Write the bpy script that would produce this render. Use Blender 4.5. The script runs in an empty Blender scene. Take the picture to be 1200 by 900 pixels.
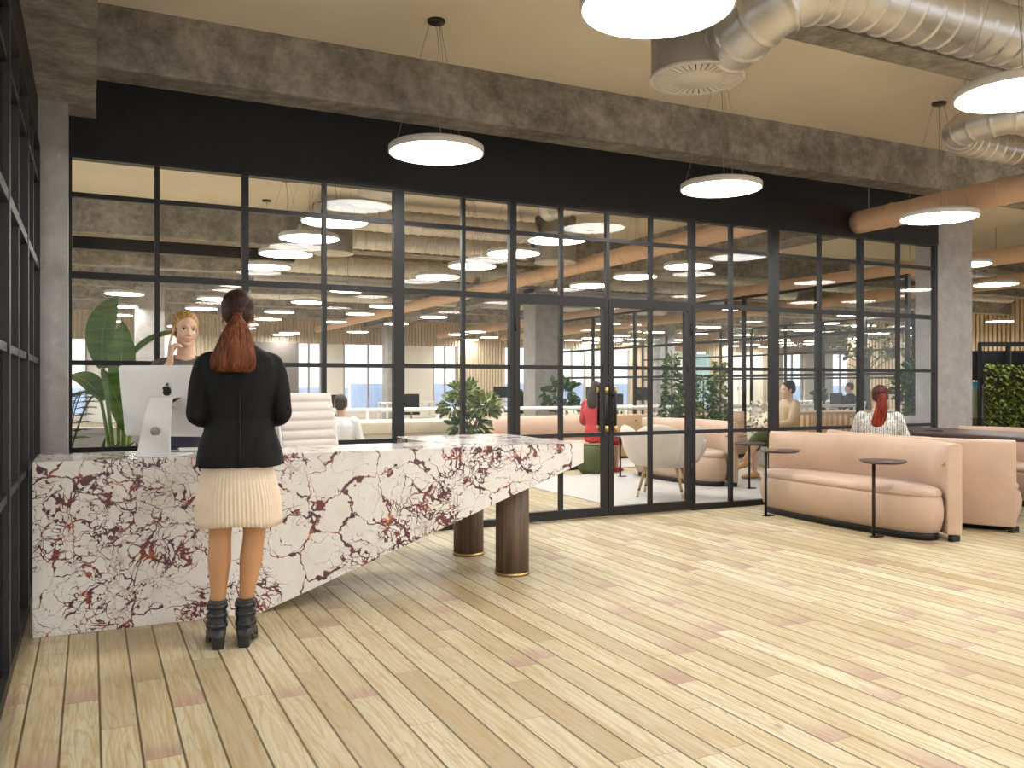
import bpy, bmesh, math, random
from mathutils import Vector, Matrix, Quaternion, Euler
import mathutils.noise as mnoise
random.seed(7)
S = bpy.context.scene
COL = S.collection
PI = math.pi
TAU = 2 * PI

# ------------------------------------------------------------------ camera, world, exposure
cam_d = bpy.data.cameras.new('camera')
cam_d.sensor_width = 36.0
cam_d.lens = 30.3
cam_d.clip_start = 0.05
cam_d.clip_end = 400
cam = bpy.data.objects.new('camera', cam_d)
COL.objects.link(cam)
cam.location = (0, 0, 1.27)
cam.rotation_euler = (PI / 2, 0, -math.radians(26.06))
S.camera = cam

S.view_settings.view_transform = 'Standard'
S.view_settings.look = 'None'
S.view_settings.gamma = 1
S.view_settings.use_curve_mapping = False
S.view_settings.exposure = 0.84
LAMP = 22.0            # emission of the round lamps
SKY = 1.05             # daylight strength

w = bpy.data.worlds.new('daylight')
S.world = w
w.use_nodes = True
bg = w.node_tree.nodes['Background']
bg.inputs[0].default_value = (0.93, 0.96, 1.0, 1)
bg.inputs[1].default_value = SKY
S.cycles.max_bounces = 10
S.cycles.transparent_max_bounces = 24
S.cycles.diffuse_bounces = 5
S.cycles.glossy_bounces = 4
S.cycles.sample_clamp_indirect = 6.0
S.cycles.caustics_reflective = False
S.cycles.caustics_refractive = False

# ------------------------------------------------------------------ material helpers
MATS = {}


class NT:
    def __init__(s, m):
        s.t = m.node_tree
        s.b = s.t.nodes.get('Principled BSDF')

    def n(s, typ, **kw):
        nd = s.t.nodes.new(typ)
        for k, v in kw.items():
            setattr(nd, k, v)
        return nd

    def l(s, a, b):
        s.t.links.new(a, b)

    def put(s, sock, v):
        if isinstance(v, bpy.types.NodeSocket):
            s.l(v, sock)
        elif v is not None:
            sock.default_value = v

    def math(s, op, a, b=None, c=None, clamp=False):
        nd = s.n('ShaderNodeMath', operation=op, use_clamp=clamp)
        for i, v in enumerate((a, b, c)):
            s.put(nd.inputs[i], v)
        return nd.outputs[0]

    def vmath(s, op, a, b=None):
        nd = s.n('ShaderNodeVectorMath', operation=op)
        s.put(nd.inputs[0], a)
        if b is not None:
            s.put(nd.inputs[1], b)
        return nd.outputs[0]

    def mix(s, f, a, b):
        nd = s.n('ShaderNodeMix', data_type='RGBA')
        s.put(nd.inputs[0], f)
        s.put(nd.inputs[6], a if isinstance(a, bpy.types.NodeSocket) else (*a[:3], 1))
        s.put(nd.inputs[7], b if isinstance(b, bpy.types.NodeSocket) else (*b[:3], 1))
        return nd.outputs[2]

    def ramp(s, f, stops, interp='LINEAR'):
        nd = s.n('ShaderNodeValToRGB')
        cr = nd.color_ramp
        cr.interpolation = interp
        while len(cr.elements) < len(stops):
            cr.elements.new(0.5)
        for e, (p, c) in zip(cr.elements, stops):
            e.position = p
            e.color = (*c[:3], 1) if hasattr(c, '__len__') else (c, c, c, 1)
        s.put(nd.inputs[0], f)
        return nd.outputs[0]

    def sstep(s, v, lo, hi):
        nd = s.n('ShaderNodeMapRange', interpolation_type='SMOOTHSTEP')
        s.put(nd.inputs[0], v)
        nd.inputs[1].default_value = lo
        nd.inputs[2].default_value = hi
        return nd.outputs[0]

    def coord(s, kind='Object'):
        return s.n('ShaderNodeTexCoord').outputs[kind]

    def mapping(s, v, scale=(1, 1, 1), loc=(0, 0, 0)):
        nd = s.n('ShaderNodeMapping')
        s.l(v, nd.inputs[0])
        nd.inputs[1].default_value = loc
        nd.inputs[3].default_value = scale
        return nd.outputs[0]

    def noise(s, v, scale=5, detail=4, rough=0.55, dist=0, out=0):
        nd = s.n('ShaderNodeTexNoise')
        if v is not None:
            s.l(v, nd.inputs['Vector'])
        nd.inputs['Scale'].default_value = scale
        nd.inputs['Detail'].default_value = detail
        nd.inputs['Roughness'].default_value = rough
        nd.inputs['Distortion'].default_value = dist
        return nd.outputs[out]

    def voro(s, v, scale, feature='F1', out=0, rnd=1):
        nd = s.n('ShaderNodeTexVoronoi', feature=feature)
        s.l(v, nd.inputs['Vector'])
        nd.inputs['Scale'].default_value = scale
        nd.inputs['Randomness'].default_value = rnd
        return nd.outputs[out]

    def white(s, v, dim='3D', out=0):
        nd = s.n('ShaderNodeTexWhiteNoise', noise_dimensions=dim)
        s.put(nd.inputs['W' if dim == '1D' else 'Vector'], v)
        return nd.outputs[out]

    def bump(s, h, strength=0.2, dist=0.01):
        nd = s.n('ShaderNodeBump')
        nd.inputs['Strength'].default_value = strength
        nd.inputs['Distance'].default_value = dist
        s.l(h, nd.inputs['Height'])
        s.l(nd.outputs[0], s.b.inputs['Normal'])


def new_mat(name):
    m = bpy.data.materials.new(name)
    m.use_nodes = True
    MATS[name] = m
    return m, NT(m)


def mat(name, col, rough=0.5, metal=0.0, var=0.0, vscale=6, stretch=(1, 1, 1), bump=0.0, bscale=40, col2=None, spec=0.5, sheen=0.0):
    """base colour with a procedural variation between col and col2"""
    if name in MATS:
        return MATS[name]
    m, t = new_mat(name)
    b = t.b
    b.inputs['Roughness'].default_value = rough
    b.inputs['Metallic'].default_value = metal
    b.inputs['Specular IOR Level'].default_value = spec
    if sheen:
        b.inputs['Sheen Weight'].default_value = sheen
        b.inputs['Sheen Roughness'].default_value = 0.5
    co = t.mapping(t.coord(), stretch)
    if var or col2:
        c2 = col2 or tuple(c * (1 - var) for c in col)
        f = t.noise(co, vscale, 5, 0.6)
        f = t.sstep(f, 0.32, 0.68)
        t.l(t.mix(f, col, c2), b.inputs['Base Color'])
    else:
        b.inputs['Base Color'].default_value = (*col, 1)
    if bump:
        t.bump(t.noise(co, bscale, 3), bump, 0.004)
    return m


def emit(name, col, strength):
    m, t = new_mat(name)
    t.b.inputs['Base Color'].default_value = (*col, 1)
    t.b.inputs['Emission Color'].default_value = (*col, 1)
    t.b.inputs['Emission Strength'].default_value = strength
    return m


# concrete
def concrete(name, a, b, c, scale=1.6):
    m, t = new_mat(name)
    p = t.coord()
    f1 = t.noise(p, scale, 9, 0.68, 0.4)
    f2 = t.noise(t.mapping(p, (1, 1, 1), (7, 3, 1)), scale * 5, 7, 0.7)
    f3 = t.noise(t.mapping(p, (1, 1, 1), (2, 9, 4)), scale * 14, 6, 0.75)
    k = t.ramp(t.math('ADD', t.math('MULTIPLY', f1, 0.5), t.math('MULTIPLY', f2, 0.5)), [(0.38, a), (0.5, b), (0.62, c)])
    sp = t.sstep(f3, 0.60, 0.72)
    k = t.mix(t.math('MULTIPLY', sp, 0.55), k, tuple(x * 1.5 for x in c))
    t.l(k, t.b.inputs['Base Color'])
    t.b.inputs['Roughness'].default_value = 0.8
    t.bump(t.math('ADD', f2, f3), 0.25, 0.01)
    return m


concrete('beam_concrete', (0.13, 0.120, 0.111), (0.25, 0.231, 0.215), (0.41, 0.38, 0.355))
concrete('column_concrete', (0.27, 0.255, 0.25), (0.33, 0.315, 0.31), (0.40, 0.385, 0.38), 1.1)
mat('ceiling_plaster', (0.77, 0.70, 0.60), 0.9, var=0.06, vscale=1.2)
mat('black_steel', (0.011, 0.010, 0.010), 0.45, 0.0, var=0.2, spec=0.35)
mat('black_panel', (0.009, 0.009, 0.010), 0.5, var=0.15, spec=0.3)


# oak floor
def floor_mat():
    m, t = new_mat('oak_planks')
    p = t.coord()
    sx = t.n('ShaderNodeSeparateXYZ')
    t.l(p, sx.inputs[0])
    X, Y = sx.outputs[0], sx.outputs[1]
    px = t.math('DIVIDE', t.math('ADD', X, 40.06), 0.1285)
    i = t.math('FLOOR', px)
    fx = t.math('FRACT', px)
    r = t.white(i, '1D')
    ln = t.math('ADD', 0.8, t.math('MULTIPLY', t.white(t.math('ADD', i, 0.37), '1D'), 0.7))
    py = t.math('DIVIDE', t.math('ADD', Y, t.math('ADD', 40, t.math('MULTIPLY', r, 9.0))), ln)
    j = t.math('FLOOR', py)
    fy = t.math('FRACT', py)
    cid = t.n('ShaderNodeCombineXYZ')
    t.l(i, cid.inputs[0]); t.l(j, cid.inputs[1])
    idc = cid.outputs[0]
    rnd = t.white(idc)
    rc = t.white(t.vmath('ADD', idc, (3.3, 8.1, 0)), out=1)
    off = t.vmath('SCALE', rc)
    off.node.inputs[3].default_value = 30
    q = t.vmath('ADD', p, off)
    grain = t.noise(t.mapping(q, (48, 2.2, 1)), 1.0, 6, 0.62, 0.6)
    fine = t.noise(t.mapping(q, (190, 7, 1)), 1.0, 3, 0.6)
    rings = t.math('FRACT', t.math('MULTIPLY', t.noise(t.mapping(q, (7.5, 0.55, 1)), 1.0, 2, 0.5, 0.3), 16))
    rings = t.math('ABSOLUTE', t.math('SUBTRACT', rings, 0.5))
    base = t.ramp(rnd, [(0.0, (0.375, 0.305, 0.19)), (0.2, (0.49, 0.425, 0.285)), (0.5, (0.56, 0.51, 0.355)), (0.75, (0.46, 0.405, 0.275)), (1.0, (0.63, 0.59, 0.435))])
    c = t.mix(t.math('MULTIPLY', t.sstep(grain, 0.40, 0.68), 0.72), base, (0.38, 0.26, 0.115))
    c = t.mix(t.math('MULTIPLY', t.sstep(rings, 0.26, 0.5), 0.50), c, (0.36, 0.25, 0.11))
    c = t.mix(t.math('MULTIPLY', t.sstep(fine, 0.52, 0.75), 0.4), c, (0.40, 0.29, 0.14))
    # pinkish wine stains on some plank ends and pale worn patches
    hit = t.math('GREATER_THAN', t.white(t.vmath('ADD', idc, (5.5, 1.2, 0))), 0.52)
    end = t.math('SUBTRACT', 1.0, t.sstep(t.math('ADD', fy, t.math('MULTIPLY', grain, 0.10)), 0.08, 0.24))
    c = t.mix(t.math('MULTIPLY', t.math('MULTIPLY', hit, end), 0.5), c, (0.33, 0.17, 0.165))
    worn = t.noise(t.mapping(p, (2.2, 0.8, 1)), 1.0, 4, 0.6)
    c = t.mix(t.math('MULTIPLY', t.sstep(worn, 0.55, 0.75), 0.3), c, (0.64, 0.56, 0.42))
    knot = t.voro(t.mapping(q, (5.0, 1.6, 1)), 1.0)
    kn = t.math('SUBTRACT', 1, t.sstep(knot, 0.015, 0.06))
    c = t.mix(t.math('MULTIPLY', kn, 0.7), c, (0.16, 0.10, 0.07))
    gx = t.math('MINIMUM', fx, t.math('SUBTRACT', 1, fx))
    gy = t.math('MULTIPLY', t.math('MINIMUM', fy, t.math('SUBTRACT', 1, fy)), t.math('DIVIDE', ln, 0.1285))
    gap = t.math('SUBTRACT', 1, t.sstep(gx, 0.016, 0.050))
    gap2 = t.math('SUBTRACT', 1, t.sstep(gy, 0.006, 0.02))
    g = t.math('MAXIMUM', gap, t.math('MULTIPLY', gap2, 0.6))
    c = t.mix(t.math('MULTIPLY', g, 0.92), c, (0.085, 0.055, 0.018))
    t.l(c, t.b.inputs['Base Color'])
    t.l(t.math('ADD', 0.36, t.math('MULTIPLY', grain, 0.22)), t.b.inputs['Roughness'])
    t.b.inputs['Specular IOR Level'].default_value = 0.35
    t.bump(t.math('SUBTRACT', t.math('MULTIPLY', grain, 0.25), g), 0.35, 0.004)


floor_mat()


# marble: white breccia with burgundy veins
def marble():
    m, t = new_mat('breccia_marble')
    p = t.coord()
    d = t.noise(p, 3.0, 4, 0.6, 0, 1)
    ds = t.vmath('SCALE', t.vmath('SUBTRACT', d, (0.5, 0.5, 0.5)))
    ds.node.inputs[3].default_value = 0.30
    d2 = t.noise(p, 14.0, 3, 0.6, 0, 1)
    ds2 = t.vmath('SCALE', t.vmath('SUBTRACT', d2, (0.5, 0.5, 0.5)))
    ds2.node.inputs[3].default_value = 0.055
    q = t.vmath('ADD', t.vmath('ADD', p, ds), ds2)
    e1 = t.voro(q, 3.6, 'DISTANCE_TO_EDGE')
    e2 = t.voro(q, 8.0, 'DISTANCE_TO_EDGE')
    e3 = t.voro(q, 19.0, 'DISTANCE_TO_EDGE')
    dens = t.noise(t.mapping(p, (1, 1, 1), (4.7, 1.3, 2.2)), 2.1, 3, 0.55)
    wid = t.noise(t.mapping(p, (1, 1, 1), (1.7, 5.3, 0.2)), 9, 3, 0.6)
    ww = t.math('MULTIPLY', t.sstep(wid, 0.36, 0.74), 0.055)
    v1 = t.math('SUBTRACT', 1, t.math('DIVIDE', e1, t.math('ADD', 0.006, ww)), clamp=True)
    w2 = t.math('MULTIPLY', t.math('ADD', 0.002, t.math('MULTIPLY', ww, 1.7)), t.sstep(dens, 0.36, 0.58))
    v2 = t.math('SUBTRACT', 1, t.math('DIVIDE', e2, t.math('ADD', 0.0005, w2)), clamp=True)
    w3 = t.math('MULTIPLY', t.math('ADD', 0.02, t.math('MULTIPLY', ww, 3.0)), t.sstep(dens, 0.46, 0.60))
    v3 = t.math('SUBTRACT', 1, t.math('DIVIDE', e3, t.math('ADD', 0.0005, w3)), clamp=True)
    v = t.math('MAXIMUM', t.math('MAXIMUM', t.sstep(v1, 0.1, 0.6), t.sstep(v2, 0.1, 0.6)), t.sstep(v3, 0.1, 0.7))
    # base: warm white with cloudy cream and mauve halos
    cl = t.noise(p, 4, 5, 0.6)
    base = t.ramp(cl, [(0.3, (0.64, 0.605, 0.57)), (0.5, (0.71, 0.685, 0.655)), (0.7, (0.63, 0.59, 0.54))])
    halo = t.math('SUBTRACT', 1, t.math('DIVIDE', e2, 0.10), clamp=True)
    halo = t.math('MULTIPLY', halo, t.math('MULTIPLY', t.sstep(dens, 0.46, 0.62), t.sstep(t.noise(p, 11, 4), 0.4, 0.7)))
    base = t.mix(t.math('MULTIPLY', halo, 0.75), base, (0.40, 0.20, 0.18))
    vc = t.ramp(t.noise(t.mapping(p, (1, 1, 1), (9, 2, 6)), 9, 4, 0.65),
                [(0.30, (0.022, 0.012, 0.030)), (0.42, (0.060, 0.010, 0.022)), (0.52, (0.095, 0.018, 0.028)), (0.60, (0.20, 0.032, 0.020)), (0.68, (0.52, 0.15, 0.04))])
    t.l(t.mix(t.math('MULTIPLY', v, 0.97), base, vc), t.b.inputs['Base Color'])
    t.b.inputs['Roughness'].default_value = 0.16
    t.b.inputs['Specular IOR Level'].default_value = 0.45


marble()


# glass sheets: mostly clear with a mirror share that grows at grazing angles
def glass(name, tint=(0.96, 0.97, 0.965), r0=0.010):
    m = bpy.data.materials.new(name)
    m.use_nodes = True
    MATS[name] = m
    t = NT(m)
    t.t.nodes.remove(t.b)
    tr = t.n('ShaderNodeBsdfTransparent')
    tr.inputs[0].default_value = (*tint, 1)
    gl = t.n('ShaderNodeBsdfGlossy')
    gl.inputs['Roughness'].default_value = 0.0
    gl.inputs['Color'].default_value = (1, 1, 1, 1)
    lw = t.n('ShaderNodeLayerWeight')
    lw.inputs[0].default_value = 0.5
    f = t.math('POWER', lw.outputs['Facing'], 4.0)
    f = t.math('ADD', r0, t.math('MULTIPLY', f, 0.4))
    mx = t.n('ShaderNodeMixShader')
    t.l(f, mx.inputs[0]); t.l(tr.outputs[0], mx.inputs[1]); t.l(gl.outputs[0], mx.inputs[2])
    out = [n for n in t.t.nodes if n.type == 'OUTPUT_MATERIAL'][0]
    t.l(mx.outputs[0], out.inputs[0])
    return m


glass('clear_glass')


def wood(name, a, b, along=2, scale=1.0, rough=0.5):
    m, t = new_mat(name)
    p = t.coord()
    st = [38 * scale] * 3
    st[along] = 1.6 * scale
    g = t.noise(t.mapping(p, st), 1.0, 6, 0.6, 0.5)
    t.l(t.ramp(g, [(0.3, a), (0.5, tuple((x + y) / 2 for x, y in zip(a, b))), (0.7, b)]), t.b.inputs['Base Color'])
    t.b.inputs['Roughness'].default_value = rough
    t.bump(g, 0.15, 0.002)
    return m


wood('smoked_oak', (0.045, 0.026, 0.018), (0.19, 0.125, 0.090))
wood('dark_table_wood', (0.035, 0.022, 0.020), (0.085, 0.058, 0.052), 1)
wood('light_oak', (0.36, 0.22, 0.11), (0.52, 0.36, 0.21))
wood('tan_plywood', (0.44, 0.29, 0.16), (0.52, 0.36, 0.21), 0)
mat('blush_leather', (0.50, 0.345, 0.25), 0.55, var=0.10, vscale=3.5, bump=0.05, bscale=160, sheen=0.15)
mat('brass', (0.50, 0.36, 0.16), 0.35, 1.0, var=0.1)
mat('white_plastic', (0.74, 0.74, 0.745), 0.35, var=0.02)
mat('white_metal', (0.76, 0.755, 0.74), 0.35, var=0.03)
mat('screen_grey', (0.20, 0.22, 0.24), 0.15, var=0.05)
mat('cream_leather', (0.64, 0.575, 0.525), 0.5, var=0.06, bump=0.05, bscale=120)
mat('boucle', (0.74, 0.66, 0.59), 0.85, var=0.05, bump=0.25, bscale=130)
mat('galvanised_steel', (0.64, 0.615, 0.585), 0.34, 0.75, var=0.10, vscale=9)
mat('grey_vent_steel', (0.36, 0.335, 0.31), 0.5, 0.3, var=0.08)
mat('terracotta_paint', (0.70, 0.47, 0.31), 0.55, var=0.07)
mat('lamp_shell', (0.62, 0.58, 0.53), 0.4, var=0.04)
mat('dark_bronze', (0.055, 0.042, 0.034), 0.4, 0.4, var=0.2)
mat('cable', (0.30, 0.28, 0.26), 0.5, var=0.1)
emit('lamp_glow', (1.0, 0.975, 0.94), LAMP)

# ------------------------------------------------------------------ geometry helpers


class MB:
    """collects closed pieces of geometry that become ONE mesh object"""

    def __init__(s):
        s.v, s.f, s.mi, s.sm = [], [], [], []

    def add(s, vs, fs, mi=0, smooth=True):
        o = len(s.v)
        s.v += [tuple(v) for v in vs]
        for f in fs:
            s.f.append([o + k for k in f])
            s.mi.append(mi)
            s.sm.append(smooth)
        return s

    def box(s, x0, x1, y0, y1, z0, z1, mi=0, M=None):
        vs = [Vector((x, y, z)) for z in (z0, z1) for y in (y0, y1) for x in (x0, x1)]
        if M is not None:
            vs = [M @ v for v in vs]
        return s.add(vs, [(0, 2, 3, 1), (4, 5, 7, 6), (0, 1, 5, 4), (2, 6, 7, 3), (0, 4, 6, 2), (1, 3, 7, 5)], mi, False)

    def rbox(s, x0, x1, y0, y1, z0, z1, r=0.01, mi=0, M=None, seg=3):
        """box with rounded edges (superellipsoid-like offset of inner box)"""
        bm = bmesh.new()
        bmesh.ops.create_cube(bm, size=1)
        for v in bm.verts:
            v.co = Vector(((x0 + x1) / 2 + v.co.x * (x1 - x0), (y0 + y1) / 2 + v.co.y * (y1 - y0), (z0 + z1) / 2 + v.co.z * (z1 - z0)))
        bmesh.ops.bevel(bm, geom=bm.edges[:], offset=r, segments=seg, profile=0.5, affect='EDGES')
        bm.verts.index_update()
        vs = [(M @ v.co) if M is not None else v.co.copy() for v in bm.verts]
        s.add(vs, [[v.index for v in f.verts] for f in bm.faces], mi, True)
        bm.free()
        return s

    def loft(s, rings, cap0=True, cap1=True, mi=0, smooth=True, closed=True):
        n = len(rings[0])
        vs = [p for r in rings for p in r]
        fs = []
        m = n if closed else n - 1
        for a in range(len(rings) - 1):
            for b in range(m):
                c = (b + 1) % n
                fs.append((a * n + b, a * n + c, (a + 1) * n + c, (a + 1) * n + b))
        if cap0:
            fs.append(tuple(range(n - 1, -1, -1)))
        if cap1:
            k = (len(rings) - 1) * n
            fs.append(tuple(k + b for b in range(n)))
        return s.add(vs, fs, mi, smooth)

    def tube(s, path, rad, seg=12, mi=0, cap=True, flat=None, round_ends=False):
        """circular sweep of a path; rad is a number or list"""
        pts = [Vector(p) for p in path]
        rs = list(rad) if hasattr(rad, '__len__') else [rad] * len(pts)
        if round_ends:
            d0 = (pts[0] - pts[1]).normalized()
            d1 = (pts[-1] - pts[-2]).normalized()
            a0, a1, r0, r1 = pts[0].copy(), pts[-1].copy(), rs[0], rs[-1]
            for k in (30, 60, 85):
                q = math.radians(k)
                pts.insert(0, a0 + d0 * r0 * math.sin(q)); rs.insert(0, r0 * math.cos(q))
                pts.append(a1 + d1 * r1 * math.sin(q)); rs.append(r1 * math.cos(q))
        rings = []
        prev = None
        for i, p in enumerate(pts):
            if i == 0:
                tg = pts[1] - p
            elif i == len(pts) - 1:
                tg = p - pts[-2]
            else:
                tg = (pts[i + 1] - p).normalized() + (p - pts[i - 1]).normalized()
            tg.normalize()
            if prev is None:
                ref = Vector((0, 0, 1)) if abs(tg.z) < 0.9 else Vector((1, 0, 0))
                u = tg.cross(ref).normalized()
            else:
                u = (prev - tg * prev.dot(tg)).normalized()
            prev = u
            v = tg.cross(u)
            rings.append([p + u * (rs[i] * math.cos(TAU * k / seg)) + v * (rs[i] * math.sin(TAU * k / seg)) for k in range(seg)])
        return s.loft(rings, cap, cap, mi)

    def lathe(s, prof, c=(0, 0, 0), seg=32, mi=0, M=None, cap=True):
        rings = []
        for r, z in prof:
            ring = [Vector((c[0] + r * math.cos(TAU * k / seg), c[1] + r * math.sin(TAU * k / seg), c[2] + z)) for k in range(seg)]
            rings.append([M @ p for p in ring] if M is not None else ring)
        return s.loft(rings, cap, cap, mi)

    def ball(s, c, r, M=None, seg=20, rings=12, mi=0):
        rx, ry, rz = r if hasattr(r, '__len__') else (r, r, r)
        R = []
        for i in range(1, rings):
            a = PI * i / rings
            ring = []
            for k in range(seg):
                b = TAU * k / seg
                p = Vector((rx * math.sin(a) * math.cos(b), ry * math.sin(a) * math.sin(b), -rz * math.cos(a)))
                if M is not None:
                    p = M @ p
                ring.append(Vector(c) + p)
            R.append(ring)
        return s.loft(R, True, True, mi)

    def prism(s, poly, h0, h1, axis='z', mi=0, M=None):
        """extrude a 2D polygon between h0 and h1 along an axis"""
        def mk(a, b, h):
            p = {'z': Vector((a, b, h)), 'y': Vector((a, h, b)), 'x': Vector((h, a, b))}[axis]
            return M @ p if M is not None else p
        return s.loft([[mk(a, b, h0) for a, b in poly], [mk(a, b, h1) for a, b in poly]], True, True, mi, False)

    def mesh(s, name, mats, fixn=True):
        me = bpy.data.meshes.new(name)
        me.from_pydata(s.v, [], s.f)
        for m in (mats if isinstance(mats, (list, tuple)) else [mats]):
            me.materials.append(MATS[m] if isinstance(m, str) else m)
        me.polygons.foreach_set('material_index', s.mi)
        me.polygons.foreach_set('use_smooth', s.sm)
        if fixn:
            bm = bmesh.new()
            bm.from_mesh(me)
            bmesh.ops.recalc_face_normals(bm, faces=bm.faces)
            bm.to_mesh(me)
            bm.free()
        me.update()
        return me

    def obj(s, name, mats, parent=None, loc=None, fixn=True):
        o = bpy.data.objects.new(name, s.mesh(name, mats, fixn))
        COL.objects.link(o)
        if parent is not None:
            o.parent = parent
        if loc is not None:
            o.location = loc
        return o


def thing(name, label, cat, loc=(0, 0, 0), rz=0, group=None):
    o = bpy.data.objects.new(name, None)
    o.empty_display_size = 0.1
    COL.objects.link(o)
    o.location = loc
    o.rotation_euler = (0, 0, rz)
    return tag(o, label, cat, group)


def tag(o, label, cat, group=None, kind=None):
    o['label'] = label
    o['category'] = cat
    if group:
        o['group'] = group
    if kind:
        o['kind'] = kind
    return o


def struct(name, mb, mats, parent=None):
    o = mb.obj(name, mats, parent)
    if parent is None:
        o['kind'] = 'structure'
    return o


def dup(o, loc=None, rz=None, label=None, parent=None):
    kids = list(o.children)
    c = o.copy()
    COL.objects.link(c)
    if parent is not None:
        c.parent = parent
    if loc is not None:
        c.location = loc
    if rz is not None:
        c.rotation_euler = (0, 0, rz)
    if label:
        c['label'] = label
    for k in kids:
        dup(k, parent=c)
    return c


def bevel_mod(o, wdt, seg=2):
    b = o.modifiers.new('bevel', 'BEVEL')
    b.width = wdt
    b.segments = seg
    b.limit_method = 'ANGLE'
    b.angle_limit = math.radians(40)
    return o


def remeshed(mb, name, mats, voxel, smooth=4, factor=0.5, parent=None):
    """fuse overlapping closed pieces into one continuous skin"""
    o = mb.obj(name, mats, None)
    r = o.modifiers.new('r', 'REMESH')
    r.mode = 'VOXEL'
    r.voxel_size = voxel
    r.use_smooth_shade = True
    if smooth:
        s = o.modifiers.new('s', 'SMOOTH')
        s.iterations = smooth
        s.factor = factor
    dg = bpy.context.evaluated_depsgraph_get()
    me = bpy.data.meshes.new_from_object(o.evaluated_get(dg), preserve_all_data_layers=False, depsgraph=dg)
    old = o.data
    o.modifiers.clear()
    o.data = me
    me.name = name
    if not me.materials:
        for m in (mats if isinstance(mats, (list, tuple)) else [mats]):
            me.materials.append(MATS[m])
    bpy.data.meshes.remove(old)
    me.polygons.foreach_set('use_smooth', [True] * len(me.polygons))
    if parent is not None:
        o.parent = parent
    return o


def catmull(pts, n=8):
    P = [Vector(p) for p in pts]
    P = [P[0] * 2 - P[1]] + P + [P[-1] * 2 - P[-2]]
    out = []
    for i in range(1, len(P) - 2):
        for k in range(n):
            t = k / n
            a, b, c, d = P[i - 1], P[i], P[i + 1], P[i + 2]
            out.append(0.5 * ((2 * b) + (c - a) * t + (2 * a - 5 * b + 4 * c - d) * t * t + (3 * b - a - 3 * c + d) * t ** 3))
    out.append(P[-2])
    return out
# ------------------------------------------------------------------ setting: floor, ceiling, beams, columns
ZC = 3.945
GY = 7.0       # plane of the long glazed wall
struct('floor', MB().box(-9, 46, -7, 33, -0.1, 0), 'oak_planks')
struct('ceiling', MB().box(-9, 46, -7, 33, ZC, ZC + 0.15), 'ceiling_plaster')

bn = 0
def trim(mb, m):
    global bn
    bn += 1
    return struct('trim_%d' % bn, mb, m)

trim(MB().box(0.03, 46, 6.70, 7.02, 3.495, ZC), 'beam_concrete')            # main beam over the glazed wall
trim(MB().box(0.04, 6.02, 3.97, 4.21, 3.495, ZC), 'beam_concrete')          # beam nearer the camera
trim(MB().box(-0.75, 0.035, -7, 7.35, 3.20, ZC), 'beam_concrete')           # cross beam over the left glazing
for y in (13.95, 17.6, 21.2, 24.8, 28.4):
    trim(MB().box(-9, 46, y - 0.2, y + 0.2, 3.45, ZC), 'beam_concrete')
trim(MB().box(9.05, 9.65, 7.02, 33, 3.36, ZC), 'beam_concrete')
trim(MB().box(17.6, 18.1, -7, 33, 3.36, ZC), 'beam_concrete')
trim(MB().box(-9, 3.0, 14.2, 14.4, 3.27, 3.45), 'black_panel')
# black fascia above the glazing, lower header standing proud
trim(MB().box(-0.14, 9.04, 7.0, 7.12, 3.22, ZC), 'black_panel')
trim(MB().box(-0.14, 9.04, 6.965, 7.13, 2.92, 3.225), 'black_panel')
# header of the left glazing
trim(MB().box(-0.42, -0.32, -3, 6.66, 2.88, 3.20), 'black_panel')

struct('wall_left_column', MB().box(-0.75, -0.14, 6.66, 7.2, 0, 3.20), 'column_concrete')
struct('wall_right_column', MB().box(9.035, 9.67, 6.985, 7.28, 0, 3.495), 'column_concrete')
for i, (x, y) in enumerate(((18.0, 14.0), (9.35, 17.6), (18.0, 24.8), (1.2, 21.2), (9.35, 28.4), (22.0, 10.4))):
    struct('wall_far_column', MB().box(x - 0.3, x + 0.3, y - 0.3, y + 0.3, 0, 3.45), 'column_concrete')

# ------------------------------------------------------------------ glazed walls: steel frames with small panes
ROWS = (0.79, 1.424, 2.06, 2.64)


def glazed(name, x0, x1, mids, z0, z1, rows, wl, wr, wt=0.05, wb=0.06, thin=0.036, axis='x', plane=GY, pane_in=None):
    """one framed bay; wl / wr widths of its side stiles measured inward"""
    f = MB()
    d0, d1 = plane - 0.03, plane + 0.03

    def bar(a0, a1, c0, c1, dd=0.0):
        if axis == 'x':
            f.box(a0, a1, d0 + dd, d1 - dd, c0, c1)
        else:
            f.box(d0 + dd, d1 - dd, a0, a1, c0, c1)
    bar(x0, x0 + wl, z0, z1)
    bar(x1 - wr, x1, z0, z1)
    if wb:
        bar(x0 + wl, x1 - wr, z0, z0 + wb)
    if wt:
        bar(x0 + wl, x1 - wr, z1 - wt, z1)
    for m in mids:
        bar(m - thin / 2, m + thin / 2, z0 + wb, z1 - wt, 0.008)
    for r in rows:
        tt = 0.05 if abs(r - 2.06) < 0.01 else thin
        bar(x0 + wl, x1 - wr, r - tt / 2, r + tt / 2, 0.009 if tt < 0.05 else 0.004)
    o = struct(name, f, 'black_steel')
    g = MB()
    xs = [x0 + wl] + [m for m in mids] + [x1 - wr]
    zs = [z0 + wb] + list(rows) + [z1 - wt]
    for a, b in zip(xs[:-1], xs[1:]):
        for c, d in zip(zs[:-1], zs[1:]):
            if axis == 'x':
                g.box(a, b, plane - 0.004, plane + 0.004, c, d)
            else:
                g.box(plane - 0.004, plane + 0.004, a, b, c, d)
    g.obj('glass_panes', 'clear_glass', o)
    return o


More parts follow.
